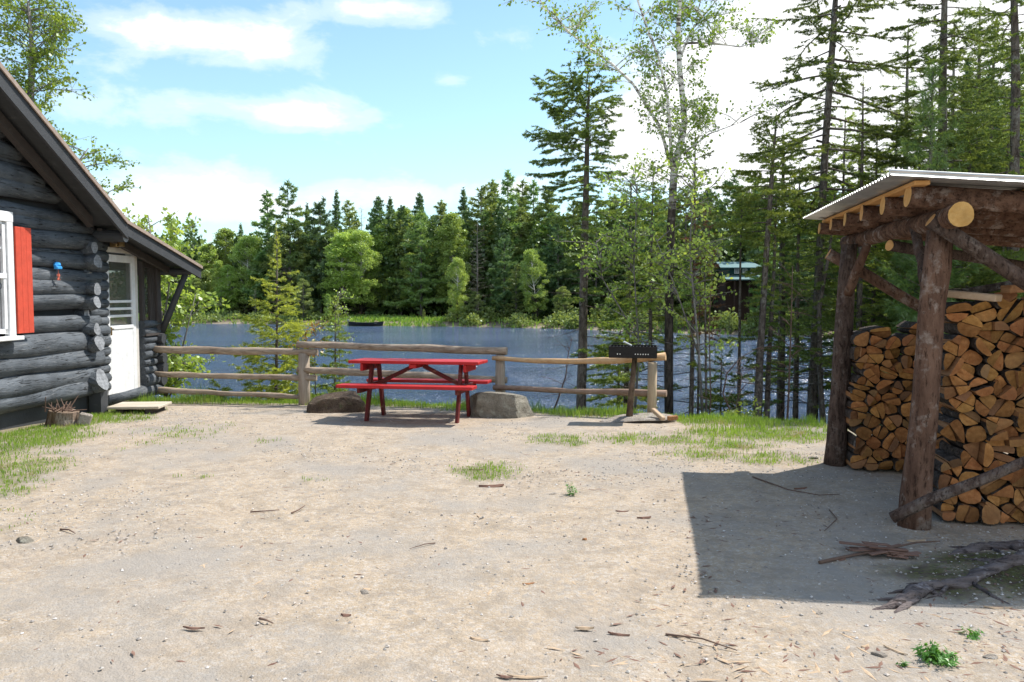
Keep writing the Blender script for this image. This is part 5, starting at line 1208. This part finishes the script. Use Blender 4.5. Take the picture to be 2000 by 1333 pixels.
leafy('thin yellow-green sapling with a wispy top right of the orange sprig', 'birch_sapling', 'sapling', P3(662, 800, 14.0), [([Vector((0, 0, 0)), Vector((.02, 0, 1.0)), Vector((.0, 0, 2.0))], .012, .004)], 9, .28, 4, .14, 2, .04, 'lf_alder', 'dead_wood', 65, smin=.3)
leafy('light green maple sapling leaves around the slim spruce', 'maple_sapling', 'maple', P3(1375, 860, 12.3), [([Vector((0, 0, 0)), Vector((-.1, 0, 1.4)), Vector((-.25, 0, 2.8)), Vector((-.2, 0, 4.0))], .025, .006), ([Vector((-.1, 0, 1.3)), Vector((-.5, 0, 2.4)), Vector((-.75, 0, 3.0))], .015, .004)], 8.5, .62, 7, .22, 4, .06, 'lf_alder', 'dead_wood', 66, smin=.3)
leafy('light green maple sapling leaves between dark spruce and birch', 'maple_sapling', 'maple', P3(1235, 860, 13.2), [([Vector((0, 0, 0)), Vector((.1, 0, 1.4)), Vector((.0, 0, 2.8)), Vector((.05, 0, 4.1))], .025, .006), ([Vector((.1, 0, 1.6)), Vector((-.5, 0, 2.6)), Vector((-.6, 0, 3.2))], .015, .004)], 8.5, .62, 7, .22, 4, .06, 'lf_alder', 'dead_wood', 67, smin=.3)
# leafless saplings and branches over the water
def bare(label, pts, Y, r, seed, nb=14, L=.35):
    rr = random.Random(seed); t = MB(); W = [P3(x, y, Y) for x, y in pts]; W[0].z = min(W[0].z, hz1(W[0].x, Y) + 0.0); t.tube(W, [r * (1 - .75 * i / (len(W) - 1)) for i in range(len(W))], 6, .06, rnd_=rr)
    for k in range(nb):
        f = rr.uniform(.3, 1) * (len(W) - 1); i = min(int(f), len(W) - 2); c = W[i].lerp(W[i + 1], f - i); d = Vector((rr.uniform(-1, 1), rr.uniform(-.6, .6), rr.uniform(-.3, .8))).normalized() * L * rr.uniform(.4, 1.2)
        t.tube([c, c + d * .5 + Vector((0, 0, .02)), c + d], [r * .3, r * .2, r * .08], 4, 0, caps=False)
        for q in range(3): e = c + d * rr.uniform(.3, 1); t.tube([e, e + Vector((rr.uniform(-1, 1), rr.uniform(-1, 1), rr.uniform(-.6, .6))) * L * .25], [r * .14, r * .05], 3, 0, caps=False)
    o = t.build('bare_sapling', M['twig'], smooth=True); centre_on(o, W[0]); tag(o, label, 'bare sapling')
bare('leafless arching branch over the water left of the trunk pair', [(1450, 880), (1425, 800), (1412, 770), (1420, 730), (1445, 700), (1480, 680)], 11.7, .018, 1, 12, .35)
bare('leaning leafless stick under the lower newer fence rail', [(1070, 830), (1090, 780), (1105, 735), (1110, 690), (1118, 660)], 11.9, .016, 2, 12, .3)
bare('thin leafless sapling left of the bent grey trunk', [(1532, 900), (1540, 780), (1545, 640), (1548, 520)], 12.3, .02, 3, 24, .4)
bare('thin leafless sapling right of the slim spruce', [(1380, 900), (1388, 780), (1385, 640), (1392, 500)], 12.2, .016, 4, 22, .4)
bare('tangle of leafless twigs on the bank right of the fence end', [(1438, 860), (1436, 800), (1446, 760), (1450, 720)], 11.3, .012, 5, 26, .3)

# ------------------------------------------------------------------ tree prototypes for the woods
def plume_pine(seed, H=14, spreadx=3.0, shape=.6, start=.12, nbr=58, mat='lf_fpine', dens=.030, nl=.42, nw=.13):
    tm, A, B = conifer_parts(H, .19, start, nbr, lambda f, a: 1.45 * spreadx * (1.04 - f) ** shape * (.85 + .3 * math.sin(a * 2 + seed)), 4, -.02, .10, .42, False, seed=seed, step=.24, twig_t0=.2)
    V1, F1 = needles(A, B, dens, nl, nw, .9, .6, .5); return tm, V1, F1, mat
def spire(seed, H=14, wd=1.7, mat='lf_fspruce', start=.06, nbr=120, shape=.85):
    tm, A, B = conifer_parts(H, .16, start, nbr, lambda f, a: 1.35 * wd * (1.0 - f) ** shape + .1, -8, .22, .12, .42, False, seed=seed, step=.22, twig_t0=.1)
    V1, F1 = needles(A, B, .026, .32, .12, 1.0, .5); return tm, V1, F1, mat
def round_tree(seed, H=11, wd=2.2, mat='lf_fdecid', n=17000, lo=.2, size=.17, bark_up=True):
    rr = random.Random(seed); tm = MB(); tm.tube([(0, 0, 0), (rr.uniform(-.1, .1), 0, H * .3), (rr.uniform(-.3, .3), 0, H * .65), (0, 0, H * .95)], [.11, .09, .06, .02], 7, .06, rnd_=rr); C_ = []
    for k in range(90):
        f = rr.random(); z = H * (lo + (1 - lo) * f); prof = wd * math.sin(math.pi * min(1, .18 + .80 * f)) ** .7; a = rr.uniform(0, 6.28); q = rr.uniform(.3, 1) ** .6 * prof
        c = Vector((q * math.cos(a), q * math.sin(a), min(z, H * .97))); C_.append((c, rr.uniform(.3, .72) * (H / 11)))
        tm.tube([(0, 0, max(.5, c.z - q * .9)), tuple(c)], [.035, .012], 4, 0, caps=False, rnd_=rr)
    pts = []
    for c, r_ in C_:
        d = rand_dirs(n // 90); pts.append(np.array(tuple(c)) + d * (r_ * rng.uniform(.25, 1.1, len(d)) ** .6)[:, None] * np.array([1.15, 1.15, .75]))
    V1, F1 = leaves(np.concatenate(pts), size, .2, .5); return tm, V1, F1, mat
def grey_tree(seed, H=12):
    tm, A, B = conifer_parts(H, .13, .15, 60, lambda f, a: 2.0 * (1.05 - f) ** .6, 8, .05, .1, .4, False, seed=seed, step=.4)
    V1, F1 = needles(A, B, .10, .28, .022, .9, .7); return tm, V1, F1, 'lf_fgrey'
PROTO = {'pine_a': plume_pine(101), 'pine_b': plume_pine(102, spreadx=2.4, shape=.75), 'pine_c': plume_pine(103, spreadx=3.6, shape=.5, nbr=64, mat='lf_fspruce'), 'olive': plume_pine(104, spreadx=2.2, shape=.6, mat='lf_folive'),
         'olive_b': spire(109, wd=1.9, mat='lf_folive', shape=.6), 'spire_a': spire(105), 'spire_b': spire(106, wd=1.3), 'spire_c': spire(107, wd=2.3, shape=.7), 'round_a': round_tree(111), 'round_b': round_tree(112, wd=1.6, lo=.2), 'round_c': round_tree(113, wd=2.8, lo=.12, mat='lf_folive'), 'grey': grey_tree(114)}
PH = {k: (11 if k.startswith('round') else 12 if k == 'grey' else 14) for k in PROTO}
first = {}
def wood_tree(kind, x, y, topz, wid, label, group=None, rot=None, names=None, lean=(0, 0)):
    zb = hz1(x, y) - .1; H = topz - zb; base_nm = {'pine': 'pine_tree', 'oliv': 'fir_tree', 'spir': 'spruce_tree', 'roun': 'leafy_tree', 'grey': 'dead_tree'}[kind[:4]]; cat = {'pine': 'pine', 'oliv': 'fir', 'spir': 'spruce', 'roun': 'leafy tree', 'grey': 'dead tree'}[kind[:4]]
    if kind not in first:
        tm, V1, F1, mt = PROTO[kind]; t = tree_from(base_nm, (x, y, zb), tm, M['birch'] if kind in ('round_a', 'round_b') else M['far_bark'], V1, F1, M[mt], label, cat); first[kind] = t
    else: t = copy_tree(first[kind]); t.location = (x, y, zb)
    s = H / PH[kind]; t.scale = (s * wid, s * wid, s); t.rotation_euler = (lean[0], lean[1], rnd.uniform(0, 6.28) if rot is None else rot); tag(t, label, cat)
    if group: t['group'] = group
    elif 'group' in t: del t['group']
    return t
def far(px, Y, top, kind, wid, label, lean=(0, 0)):
    p = P3(px, top, Y); wid *= {'spir': 1.3, 'oliv': 1.35, 'pine': 1.15, 'roun': 1.15, 'grey': 1}[kind[:4]]; return wood_tree(kind, p.x, Y, p.z, wid, label, lean=lean)
far(375, 104, 433, 'pine_a', .75, 'distant dark pine leftmost above the lighter far trees')
far(345, 96, 470, 'round_a', 1.1, 'pale green far tree just right of the cabin eave')
far(405, 95, 478, 'round_b', 1.1, 'yellow-green far tree under the leftmost dark pine')
far(440, 98, 447, 'round_b', 1.0, 'tall thin pale green far tree right of the leftmost pine')
far(470, 98, 440, 'spire_a', .8, 'narrow dark far spruce between pale far trees at left')
far(490, 94, 462, 'round_a', 1.0, 'rounded light green far tree left of the tallest far pines')
far(432, 91, 560, 'round_a', 1.5, 'low bright green far tree with white forked trunks by the left shore')
far(385, 92, 545, 'round_c', 1.2, 'low olive bush-like tree on the left far shore')
far(522, 93, 378, 'pine_b', 1.0, 'tall far pine, left one of the tallest joined pair')
far(562, 92, 359, 'pine_a', .85, 'tallest far pine at left with layered plumes, right of its twin')
far(600, 100, 402, 'spire_b', .8, 'small far spruce tip behind the tallest pine pair')
far(625, 91, 402, 'pine_c', .80, 'broad dark green far pine right of the tallest pair')
far(657, 102, 377, 'spire_b', .8, 'slim dark far spruce spire above the broad pine')
far(682, 97, 398, 'olive', .9, 'olive far fir between the slim spire and the grey crown')
far(706, 96, 408, 'grey', .8, 'grey leafless far tree left of the dark twin spires')
far(668, 88, 455, 'round_b', 1.4, 'light green far birch with pale upright trunks near the grassy shore')
far(705, 88, 452, 'round_a', 1.0, 'yellow-green far birch just left of the dark twin spires')
far(740, 91, 386, 'spire_c', .85, 'dark far spruce, left of the twin spires in mid shore')
far(762, 92, 390, 'spire_a', .95, 'dark far spruce, right of the twin spires in mid shore')
far(788, 96, 408, 'round_b', .9, 'bright green far crown right of the dark twin spires')
far(820, 97, 379, 'spire_c', .75, 'single dark far spruce spire in the middle of the skyline')
far(822, 86, 418, 'pine_a', 1.0, 'broad mid-green far pine with layered boughs above the grassy point')
far(862, 92, 396, 'olive_b', 1.0, 'olive far spruce right of the single dark spire')
far(884, 86, 418, 'round_b', 1.0, 'narrow light green far tree left of the grey leafless one')
far(905, 97, 372, 'spire_a', .9, 'dark far spruce where the skyline begins to rise to the right')
far(932, 81, 438, 'grey', 1.15, 'big grey leafless far tree in front of the dark wood')
far(940, 90, 370, 'olive', 1.0, 'olive far pine behind the big grey leafless tree')
far(962, 93, 357, 'olive_b', 1.0, 'far fir left of the highest middle pine')
far(992, 88, 338, 'pine_b', .95, 'highest far pine in the middle of the skyline')
far(1020, 92, 362, 'olive', 1.0, 'far fir right of the highest middle pine')
far(1042, 90, 358, 'pine_b', .9, 'far pine with rounded olive top left of the near spruce')
far(1070, 88, 372, 'olive_b', 1.1, 'far fir right behind the near spruce crown edge')
far(892, 79, 500, 'round_a', .75, 'small leaning pale birch on the far bank left of the grey tree', lean=(0, R(-18)))
far(1051, 77, 488, 'round_a', .85, 'small bright yellow-green tree with a white stem on the dark far shore', lean=(0, R(-6)))
far(985, 80, 470, 'pine_c', .8, 'dark low far pine on the shore below the highest middle pine')
far(1008, 78, 520, 'olive', .9, 'low olive far fir left of the bright yellow-green tree')
far(592, 84, 545, 'round_c', .9, 'rounded pale green far shrub tree behind the young fir')
far(640, 82, 575, 'round_b', .8, 'tiny bright sapling on the grassy far shore')
far(498, 86, 566, 'grey', 1.2, 'brownish low leafless far tree by the left shore')
far(828, 80, 604, 'round_c', .5, 'low green bush on the right end of the grassy far shore')
far(658, 84, 590, 'round_c', .5, 'low round bush near the left end of the grassy far shore')
far(930, 78, 570, 'round_c', 1.1, 'wide low bush at the water below the grey leafless tree')
far(1090, 80, 430, 'pine_c', .8, 'dark far pine seen left of the near spruce trunk')
far(1120, 84, 400, 'olive', 1.0, 'olive far fir seen behind the near spruce trunk')
far(1165, 80, 405, 'pine_a', .8, 'mid-green far pine seen right of the near spruce trunk')
far(1200, 84, 385, 'olive_b', 1.1, 'far fir seen between near spruce and birch, left one')
far(1240, 80, 395, 'spire_c', .9, 'far spruce seen between near spruce and birch, right one')
far(1285, 76, 380, 'pine_b', .9, 'far pine seen just left of the birch trunk')
far(1340, 74, 375, 'olive', 1.0, 'far fir seen just right of the birch trunk')
far(1385, 78, 370, 'spire_c', 1.0, 'dark far spruce left behind the green-roofed cottage')
far(1432, 80, 360, 'pine_c', .9, 'dark far pine straight behind the green-roofed cottage')
far(1480, 78, 365, 'olive_b', 1.0, 'far fir right behind the green-roofed cottage')
far(1360, 66, 470, 'round_b', 1.1, 'light green far tree left of the green-roofed cottage')
far(1500, 66, 450, 'pine_a', .8, 'mid-green far pine right of the green-roofed cottage')
far(1545, 64, 420, 'spire_c', 1.0, 'far spruce seen left of the bent grey trunk')
far(1595, 62, 400, 'pine_c', .9, 'dark far pine seen beside the shed post top')
far(1100, 76, 560, 'round_c', 1.0, 'dark low far bush beside the near spruce trunk')
far(1290, 68, 560, 'round_c', 1.1, 'low green far bush left of the birch trunk')
far(1425, 61.5, 615, 'round_c', .7, 'low bright bush on the bank below the green-roofed cottage')
nearlist = [o for o in bpy.data.objects if o.parent is None and o.name.startswith('spruce_tree') and 'trunk' in [c.name.split('.')[0] for c in o.children] and o.location.y < 17 and len(o.children) == 2]
full = [o for o in nearlist if any(k in o['label'] for k in ('small pointed', 'large full', 'right edge of the photo', 'between the feathery', 'shorter spruce', 'mid-height'))]
fr = random.Random(8); PXN = [(1535, 15.5, 250), (1600, 17, 300), (1650, 16, 220), (1715, 15.5, 260), (1780, 18, 60), (1800, 16, 200), (1870, 17.5, 40), (1895, 15, 180), (1940, 17, 30), (1960, 15, 200), (2020, 16, 0), (2060, 13.5, 100), (2120, 15, 0), (1225, 15.2, 345), (1690, 17, 240)]
bareb = [o for o in nearlist if any(k in o['label'] for k in ('close pair', 'mid-height', 'light green spruce'))]
for q, (pxx, yy, tp_) in enumerate(PXN):
    src = full[q % len(full)] if pxx > 1680 else bareb[q % len(bareb)]; c = copy_tree(src); p = P3(pxx, tp_, yy); zb = hz1(p.x, yy) - .1; hsrc = max(v.co.z for v in src.children[0].data.vertices) if src.children[0].name.startswith('trunk') else max(v.co.z for v in src.children[1].data.vertices)
    sc1 = (p.z - zb) / hsrc; c.location = (p.x, yy, zb); c.scale = (max(sc1, .55) * 1.0, max(sc1, .55), sc1); c.rotation_euler = (0, 0, fr.uniform(0, 6.28)); tag(c, 'green spruce in the thicket along the right bank of the lake', 'spruce', 'spruces of the near right thicket')
fl_ = random.Random(5)
for q in range(46):
    pxx = 350 + 730 * (q + fl_.random()) / 46; lo_top = np.interp(pxx, [340, 420, 500, 560, 640, 740, 860, 980, 1080], [470, 470, 455, 440, 430, 430, 430, 400, 400]); dd = np.interp(pxx, [340, 600, 850, 1080], [94, 93, 88, 86]) + fl_.uniform(-2, 5)
    p = P3(pxx, lo_top + fl_.uniform(-6, 70), dd); kd = fl_.choice(['round_a', 'round_b', 'round_b', 'olive', 'round_c'] if pxx < 520 or 640 < pxx < 730 or 780 < pxx < 900 else ['olive', 'round_c', 'pine_a', 'olive_b', 'round_b'])
    nm = {'round_a': 'round light green leafy tree', 'round_b': 'slim light green leafy tree', 'round_c': 'rounded olive leafy tree', 'olive': 'olive fir', 'pine_a': 'mid-green pine', 'olive_b': 'olive spruce'}[kd]
    wood_tree(kd, p.x, dd, p.z, fl_.uniform(1.0, 1.3), nm + ' filling the forest across the lake', group=nm + 's across the lake')
# wood on the near right bank
rw = random.Random(77); grp = 'dark conifers in the wood behind the shed'
n_side = 0
for q in range(400):
    y = rw.uniform(13, 58); x = rw.uniform(.40 * y + .6, .75 * y + 3)
    if float(lake_dist(np.array([x]), np.array([y]))[0]) < 1.6 or math.hypot(x - 3.7, y - 6.5) < 4.0: continue
    if n_side >= 44: break
    n_side += 1; pxx = 1000 + x / y * F_PX
    toppy = rw.uniform(250, 380) if pxx < 1700 else rw.uniform(60, 300); top = P3(pxx, toppy, y).z
    wood_tree(rw.choice(['spire_a', 'spire_b', 'spire_c', 'pine_c', 'olive_b', 'spire_c']), x, y, max(top, 3.5), rw.uniform(.8, 1.05) * (1.25 if y < 25 else 1), 'dark conifer in the dense wood behind the woodshed', group=grp)

# understory and far mass nobody could count
def leaf_mass(name, P, size, mat, label, cat):
    V1, F1 = leaves(P, size, .1, .4); tag(np_mesh(name, V1, F1, mat), label, cat, kind='stuff')
def mass_points(n, xf, yf, zf, clump=.5, nc=400):
    cx, cy = xf(nc), None
n = 900; P = []
for q in range(n):
    y = rw.uniform(60, 112) ; x = rw.uniform(-48, 42); d = float(lake_dist(np.array([x]), np.array([y]))[0])
    if d < 9 or d > 30: continue
    zb = hz1(x, y); H = rw.uniform(7.5, 11.5) * (.8 if x < -20 else 1); k = 420
    f = rng.uniform(0, 1, k); r_ = (1.9 * (1 - f) ** .7 + .15) * rng.uniform(.3, 1, k); a = rng.uniform(0, 6.28, k)
    P.append(np.stack([x + r_ * np.cos(a), y + r_ * np.sin(a), zb + .4 + H * f], -1))
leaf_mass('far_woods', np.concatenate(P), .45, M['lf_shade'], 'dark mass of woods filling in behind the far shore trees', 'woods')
P = []
for q in range(900):
    x = rw.uniform(-34, 26); y = rw.uniform(56, 92); d = float(lake_dist(np.array([x]), np.array([y]))[0])
    if not (.2 < d < 4.5): continue
    if -17.5 < x < -7.2: continue
    h = rw.uniform(.5, 1.9) * (1 if x > -7 else .5); k = int(160 * (h + .3)); dd = rand_dirs(k); P.append(np.array([x, y, hz1(x, y) + h * .3]) + dd * np.array([.9, .7, h * .65]) * rng.uniform(.4, 1, (k, 1)))
leaf_mass('shore_bushes', np.concatenate(P), .24, M['lf_fdecid' if False else 'lf_folive'], 'low bushes lining the far shore of the lake', 'bushes')
P = []
for q in range(1500):
    y = rw.uniform(9.5, 45); x = rw.uniform(.38 * y + .5, .75 * y + 3); d = float(lake_dist(np.array([x]), np.array([y]))[0])
    if d < .4 or math.hypot(x - 3.9, y - 6.3) < 3.4: continue
    h = rw.uniform(.3, 1.3) + .02 * y; k = int(90 + 60 * h); dd = rand_dirs(k); P.append(np.array([x, y, hz1(x, y) + h * .35]) + dd * np.array([.55, .55, h * .6]) * rng.uniform(.3, 1, (k, 1)))
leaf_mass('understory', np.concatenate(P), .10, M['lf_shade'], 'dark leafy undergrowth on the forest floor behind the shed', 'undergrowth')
P = []
for q in range(260):
    x = rw.uniform(-5.3, 5.4); y = rw.uniform(10, 17); d = float(lake_dist(np.array([x]), np.array([y]))[0])
    if not (.05 < d < 4.9): continue
    h = rw.uniform(.15, .42) * (1.4 if x > .4 else .8); k = int(70 + 200 * h); dd = rand_dirs(k); P.append(np.array([x, y, hz1(x, y) + h * .4]) + dd * np.array([.26, .22, h * .6]) * rng.uniform(.3, 1, (k, 1)))
leaf_mass('bank_plants', np.concatenate(P), .055, M['lf_spruce_l'], 'small leafy plants growing on the near bank behind the fence', 'plants')

# ------------------------------------------------------------------ cottage and boat across the lake
cb = P3(1440, 600, 68); cz = hz1(cb.x, cb.y); cot = empty('lakeside_cottage', (cb.x, cb.y, cz), 'dark cottage with pale teal roofs among trees on the far right shore', 'cottage')
K = 68 / F_PX; z0 = P3(1440, 515, 68).z - cz
def cbx(mbx, px0, px1, pz0, pz1, y0, y1): 
    a = P3(px0, pz1, 68) - Vector((cb.x, cb.y, cz)); b = P3(px1, pz0, 68) - Vector((cb.x, cb.y, cz)); mbx.box(((a.x + b.x) / 2, (y0 + y1) / 2, (a.z + b.z) / 2), (abs(b.x - a.x), y1 - y0, abs(b.z - a.z)))
m_ = MB(); cbx(m_, 1424, 1480, 523, 537, 0, 4); m_.build('upper_wall', M['teal_dark'], cot)
m_ = MB(); cbx(m_, 1420, 1484, 546, 625, .6, 5); m_.build('lower_wall', M['brown_wall'], cot)
m_ = MB(); a = P3(1404, 523, 68) - Vector((cb.x, cb.y, cz)); b = P3(1490, 523, 68) - Vector((cb.x, cb.y, cz)); m_.add([(a.x, -.5, a.z), (b.x, -.5, b.z), (b.x - .3, 2.2, b.z + .55), (a.x + .3, 2.2, a.z + .55), (b.x, 4.6, b.z), (a.x, 4.6, a.z), (a.x, -.5, a.z - .06), (b.x, -.5, b.z - .06)], [(0, 1, 2, 3), (3, 2, 4, 5), (6, 7, 1, 0)]); m_.build('roof', M['teal'], cot)
m_ = MB(); a = P3(1415, 546, 67) - Vector((cb.x, cb.y, cz)); b = P3(1492, 546, 67) - Vector((cb.x, cb.y, cz)); m_.add([(a.x, -1.6, a.z), (b.x, -1.6, b.z), (b.x, .02, b.z + .36), (a.x, .02, a.z + .36), (a.x, -1.6, a.z - .07), (b.x, -1.6, b.z - .07), (a.x, .6, a.z - .07), (b.x, .6, b.z - .07)], [(0, 1, 2, 3), (4, 5, 1, 0), (4, 6, 7, 5)]); m_.build('lower_roof', M['teal'], cot)
for p0, p1 in ((1434, 1443), (1450, 1459), (1466, 1475)):
    wf_ = MB(); cbx(wf_, p0, p1, 525, 535, -.08, -.02); w1 = wf_.build('window', M['white'], cot); g_ = MB(); cbx(g_, p0 + 1.3, (p0 + p1) / 2 - .5, 526.3, 533.7, -.11, -.085); cbx(g_, (p0 + p1) / 2 + .5, p1 - 1.3, 526.3, 533.7, -.11, -.085); g_.build('pane', M['curtain'], w1)
for px in (1424, 1452, 1480):
    m_ = MB(); cbx(m_, px, px + 3, 548, 625, -1.5, -1.3); m_.build('porch_post', M['brown_wall'], cot)
bp = P3(714, 634, 77.6); bt = empty('rowing_boat', (bp.x, bp.y, WATER_Z + .02), 'small dark flat boat moored at the grassy far shore', 'boat')
m_ = MB(); n = 9; vs = []
for i in range(n):
    t = i / (n - 1) * 2 - 1; wdt = .55 * (1 - abs(t) ** 2.6) + .05; sheer = .32 + .12 * t * t
    vs += [(t * 1.7, -wdt, sheer), (t * 1.6, -wdt * .6, 0), (t * 1.6, wdt * .6, 0), (t * 1.7, wdt, sheer)]
m_.add(vs, [(i * 4 + k, i * 4 + k + 1, i * 4 + k + 5, i * 4 + k + 4) for i in range(n - 1) for k in range(3)] + [(0, 3, 2, 1), ((n - 1) * 4, (n - 1) * 4 + 1, (n - 1) * 4 + 2, (n - 1) * 4 + 3)]); m_.build('hull', M['boat'], bt)
for xx in (-.7, .3, 1.0):
    m_ = MB(); m_.box((xx, 0, .28), (.22, .95, .03)); m_.build('seat', M['boat_grey'], bt)
m_ = MB(); m_.box((-1.62, 0, .45), (.22, .2, .32), None, 0, .04); m_.box((-1.7, 0, .2), (.08, .08, .4)); m_.build('outboard_motor', M['boat_grey'], bt)
